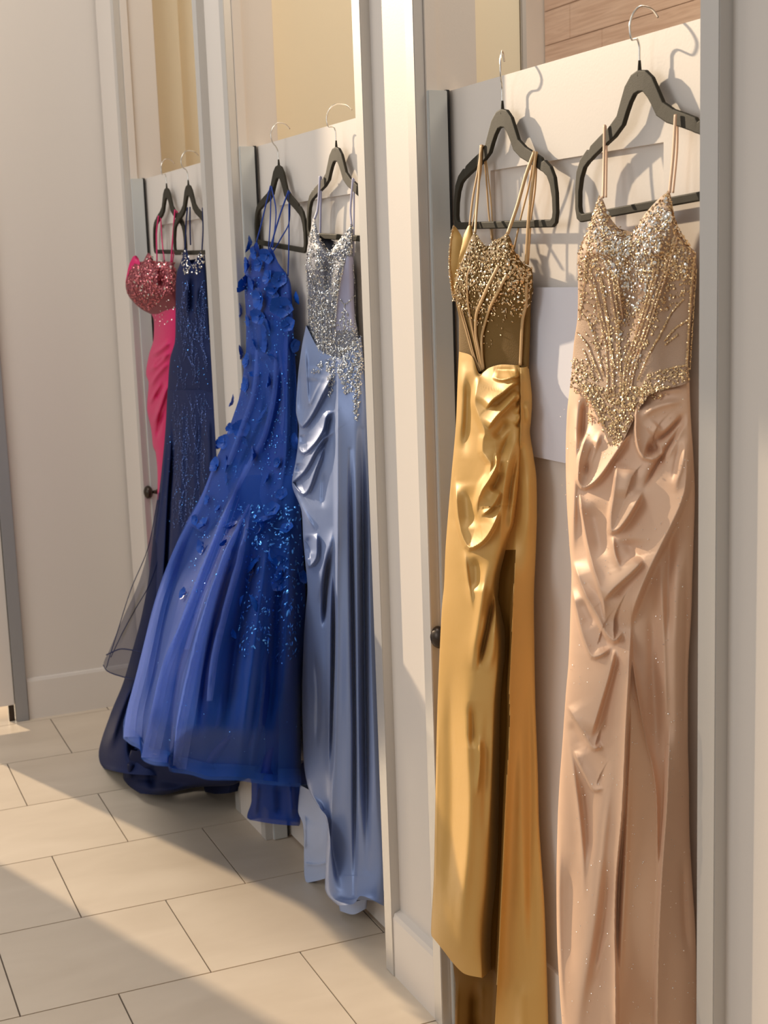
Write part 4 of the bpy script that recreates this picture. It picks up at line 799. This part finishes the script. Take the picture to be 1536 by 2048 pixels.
# ------------------------------------------------------------------ navy gown
g = empty('evening_gown', (1.2, 4.5, 0.05), 'navy blue gown with embroidered panels and a sheer tulle overskirt', 'gown')
NB = [
  [(363, 520), (371, 496), (384, 528), (404, 500), (410, 512)], [(353, 550), (369, 545), (384, 546), (398, 545), (412, 545)], [(351, 620), (368, 620), (385, 620), (400, 620), (416, 620)], [(350, 680), (368, 680), (386, 680), (403, 680), (421, 680)],
  [(340, 718), (362, 718), (384, 718), (405, 718), (425, 718)], [(335, 785), (359, 785), (383, 785), (407, 785), (430, 785)]]
bod = sheet('bodice', NAVY, g, NB, [(.035, .006, .014, 0), (.040, .006, .018, 0), (.040, .006, .018, 0), (.042, .006, .018, 0), (.048, .01, .018, 0), (.052, .01, .018, 0)], [([(385, 540), (384, 640)], 6, -.008), ([(372, 560), (372, 640)], 7, .006), ([(394, 560), (390, 640)], 6, .006)], nu=60, nv=110, key='nb')
NS = [
  [(335, 780), (383, 780), (430, 780)], [(331, 854), (384, 854), (438, 854)], [(325, 922), (384, 922), (443, 922)], [(318, 985), (376, 985), (436, 985)], [(308, 1056), (360, 1056), (412, 1056)], [(298, 1150), (340, 1150), (384, 1150)],
  [(283, 1232), (320, 1232), (358, 1232)], [(265, 1300), (300, 1300), (336, 1300)], [(246, 1366), (283, 1366), (322, 1366)], [(222, 1425), (268, 1430), (314, 1430)], [(198, 1500), (260, 1505), (320, 1500)], [(196, 1524), (260, 1540), (330, 1540)], [(206, 1537), (260, 1548), (336, 1552)]]
NSP = [(float(np.interp(r[0][1], [780, 985, 1150, 1300, 1425, 1540], [.053, .10, .17, .24, .31, .345])), float(np.interp(r[0][1], [780, 1000, 1300, 1540], [.012, .075, .16, .22])), float(np.interp(r[0][1], [780, 1000, 1540], [.018, .04, .06])), float(np.interp(r[0][1], [780, 985], [0, .07]))) for r in NS]
sk = sheet('skirt', NAVY, g, NS, NSP, [([(345, 830), (346, 900), (340, 1000), (334, 1120), (325, 1250)], 4, -.022), ([(333, 830), (325, 950), (312, 1060), (290, 1200)], 5, .010), ([(365, 800), (362, 950), (355, 1100)], 6, .008), ([(400, 800), (398, 950), (396, 1050)], 6, -.008), ([(415, 820), (418, 950)], 7, .008),
   ([(270, 1350), (235, 1440), (215, 1510)], 8, .014), ([(290, 1380), (270, 1460), (262, 1530)], 8, -.02)], nu=120, nv=240, key='ns', noise=.002)
sheet('train', NAVYD, g, [[(262, 1500), (330, 1510), (470, 1520)], [(246, 1554), (330, 1560), (466, 1570)], [(258, 1572), (335, 1578), (400, 1574)], [(280, 1587), (320, 1590), (370, 1578)]], [(.330, .14, .01, .10), (.340, .14, .01, .10), (.335, .17, .01, .12), (.325, .20, .01, .14)], [([(262, 1520), (256, 1560)], 8, .010), ([(300, 1530), (310, 1585)], 9, -.008)], nu=60, nv=50, key='nt')
sheet('train_end', NAVYD, g, [[(405, 1540), (430, 1545), (464, 1545)], [(407, 1570), (432, 1572), (463, 1570)], [(410, 1584), (435, 1588), (460, 1586)]], [(.115, .10, .006, .08)]*3, nu=24, nv=20)
sheet('tulle_overskirt', NTULLE, g, [[(316, 985), (322, 985), (330, 985)], [(297, 1095), (312, 1095), (328, 1095)], [(278, 1164), (300, 1166), (322, 1168)], [(248, 1232), (276, 1235), (310, 1238)], [(219, 1300), (255, 1305), (295, 1310)], [(207, 1329), (240, 1336), (286, 1342)], [(214, 1341), (244, 1354), (282, 1362)]],
   [(.125, .10, .01), (.175, .15, .01), (.215, .19, .01), (.26, .235, .012), (.31, .28, .015), (.33, .30, .015), (.33, .30, .015)], [([(305, 1060), (270, 1160), (228, 1270), (215, 1330)], 4, .012), ([(300, 1150), (262, 1240), (232, 1310)], 4, -.012)], nu=60, nv=140, back=False, key='no')
for pts in ([(316, 1000), (297, 1095), (262, 1180), (236, 1262), (213, 1335)], [(322, 1100), (300, 1168), (258, 1240), (222, 1315)], [(207, 1330), (214, 1341), (244, 1353), (280, 1361)], [(213, 1310), (245, 1298), (285, 1305)]):
    ribbon('tulle_seam', 'no', pts, .0022, NAVY, g, off=.001, flat=.6)
emb = []
def vine(key, pts, r, step): return bead_line(key, pts, r, step, off=.002, jit=1.5)
for k in range(60):
    x = rng.uniform(356, 412); y = rng.uniform(560, 760); L = rng.uniform(25, 60); dx = rng.uniform(-14, 14)
    emb += vine('nb', [(x, y), (x+dx*.5+rng.uniform(-4, 4), y+L*.5), (x+dx, y+L)], .0015, 2.4)
for k in range(80):
    x = rng.uniform(348, 410); y = rng.uniform(780, 1040); L = rng.uniform(25, 70); dx = rng.uniform(-14, 14)
    emb += vine('ns', [(x, y), (x+dx*.5+rng.uniform(-4, 4), y+L*.5), (x+dx, y+L)], .0015, 2.6)
gems('embroidery', emb, NAVYG, bod)
gems('crystal_cluster', scatter('nb', [(360, 512), (371, 497), (384, 528), (404, 502), (411, 530), (398, 548), (368, 548)], 90, .0018, .0032), CRYS, bod)
gems('glitter', scatter('ns', [(340, 800), (415, 800), (415, 1050), (320, 1050)], 70, .0012, .002, off=.002)+scatter('nb', [(355, 560), (415, 560), (420, 770), (345, 770)], 50, .0012, .002, off=.002), BGLIT, sk)
for pts, r in (([(375, 415, 1.293), (372, 450, 1.290), (370, 497, 1.280)], .0042), ([(380, 414, 1.297), (380, 450, 1.297), (381, 490, 1.297)], .0042), ([(405, 415, 1.297), (406, 460, 1.294), (404, 500, 1.286)], .0038)):
    strap('strap', pts, r, NAVY, g)
settle(g)

# ------------------------------------------------------------------ hot pink gown
g = empty('evening_gown', (1.27, 4.85, 0.4), 'hot pink gown with a rose sequin bust behind the navy gown', 'gown')
HB = [
  [(262, 524), (280, 530), (297, 506), (309, 523), (325, 524), (347, 524)], [(251, 566), (272, 560), (295, 552), (315, 550), (335, 550), (352, 552)], [(256, 590), (276, 588), (297, 585), (318, 584), (337, 584), (354, 584)],
  [(281, 617), (290, 612), (303, 610), (320, 610), (338, 610), (355, 610)], [(301, 628), (309, 628), (318, 628), (328, 628), (342, 628), (355, 628)]]
bod = sheet('bodice', ROSEM, g, HB, [(.095, .01, .02, 0), (.120, .01, .02, 0), (.110, .01, .02, 0), (.065, .01, .02, 0), (.035, .01, .014, 0)], [([(322, 530), (325, 580)], 6, -.008)], nu=70, nv=80, key='hb')
gems('beadwork', scatter('hb', [(252, 568), (262, 530), (280, 530), (297, 506), (309, 523), (350, 524), (353, 585), (330, 590), (310, 612), (298, 624), (278, 614), (256, 588)], 800, .0018, .0036, asp=(1, 1.8)), ROSE, bod)
gems('crystal_cluster', scatter('hb', [(262, 560), (297, 510), (345, 530), (350, 580), (300, 610)], 46, .0022, .0042), CRYS, bod)
sheet('cup_lining', PINK, g, [[(266, 513), (271, 511), (277, 516)], [(258, 530), (266, 528), (280, 526)], [(251, 565), (258, 555), (275, 540)]], [(.100, .08, .0), (.112, .085, 0), (.124, .10, 0)], nu=16, nv=24, back=False, noise=0)
HS = [
  [(298, 618), (328, 600), (356, 590)], [(308, 645), (333, 645), (358, 645)], [(307, 678), (332, 678), (358, 678)], [(298, 709), (327, 709), (358, 709)], [(292, 748), (324, 748), (357, 748)], [(297, 766), (326, 766), (356, 766)], [(294, 815), (323, 815), (354, 815)],
  [(303, 863), (327, 863), (352, 863)], [(306, 893), (328, 893), (351, 893)], [(311, 905), (330, 905), (350, 905)], [(315, 961), (331, 961), (348, 961)], [(312, 1060), (328, 1060), (345, 1060)], [(300, 1200), (320, 1200), (342, 1200)]]
sk = sheet('skirt', PINK, g, HS, [(.035, .006, .014, 0), (.035, .006, .014, 0), (.036, .006, .014, 0), (.046, .006, .016, 0), (.052, .006, .016, 0), (.050, .006, .016, 0), (.052, .006, .016, 0), (.046, .006, .016, 0), (.044, .006, .016, 0), (.042, .006, .016, 0), (.042, .006, .016, 0), (.045, .006, .016, 0), (.05, .01, .016, 0)],
   [([(300, 712), (320, 700), (342, 680)], 5, .007), ([(296, 745), (318, 725), (342, 700)], 5, .007), ([(296, 780), (315, 750), (340, 722)], 4, .006), ([(296, 812), (312, 785), (330, 760)], 4, .006), ([(303, 860), (318, 820), (338, 760)], 5, .008), ([(306, 735), (330, 712)], 3, -.006), ([(308, 800), (330, 760)], 4, -.006), ([(312, 880), (325, 820)], 4, -.006)], nu=60, nv=220, key='hs')
gems('rhinestones', scatter('hb', [(310, 600), (350, 600), (350, 628), (315, 628)], 14, .002, .003)+scatter('hs', [(310, 630), (352, 610), (350, 690), (315, 670)], 14, .0018, .003), CRYS, sk)
for pts, r in (([(317, 432, 1.305), (313, 470, 1.302), (314, 522, 1.296)], .0048), ([(321, 430, 1.311), (324, 480, 1.313), (329, 522, 1.306)], .0040), ([(350, 420, 1.305), (346, 470, 1.302), (342, 524, 1.298)], .0050), ([(354, 422, 1.311), (352, 470, 1.313), (345, 524, 1.306)], .0040)):
    strap('strap', pts, r, PINK, g)
settle(g)
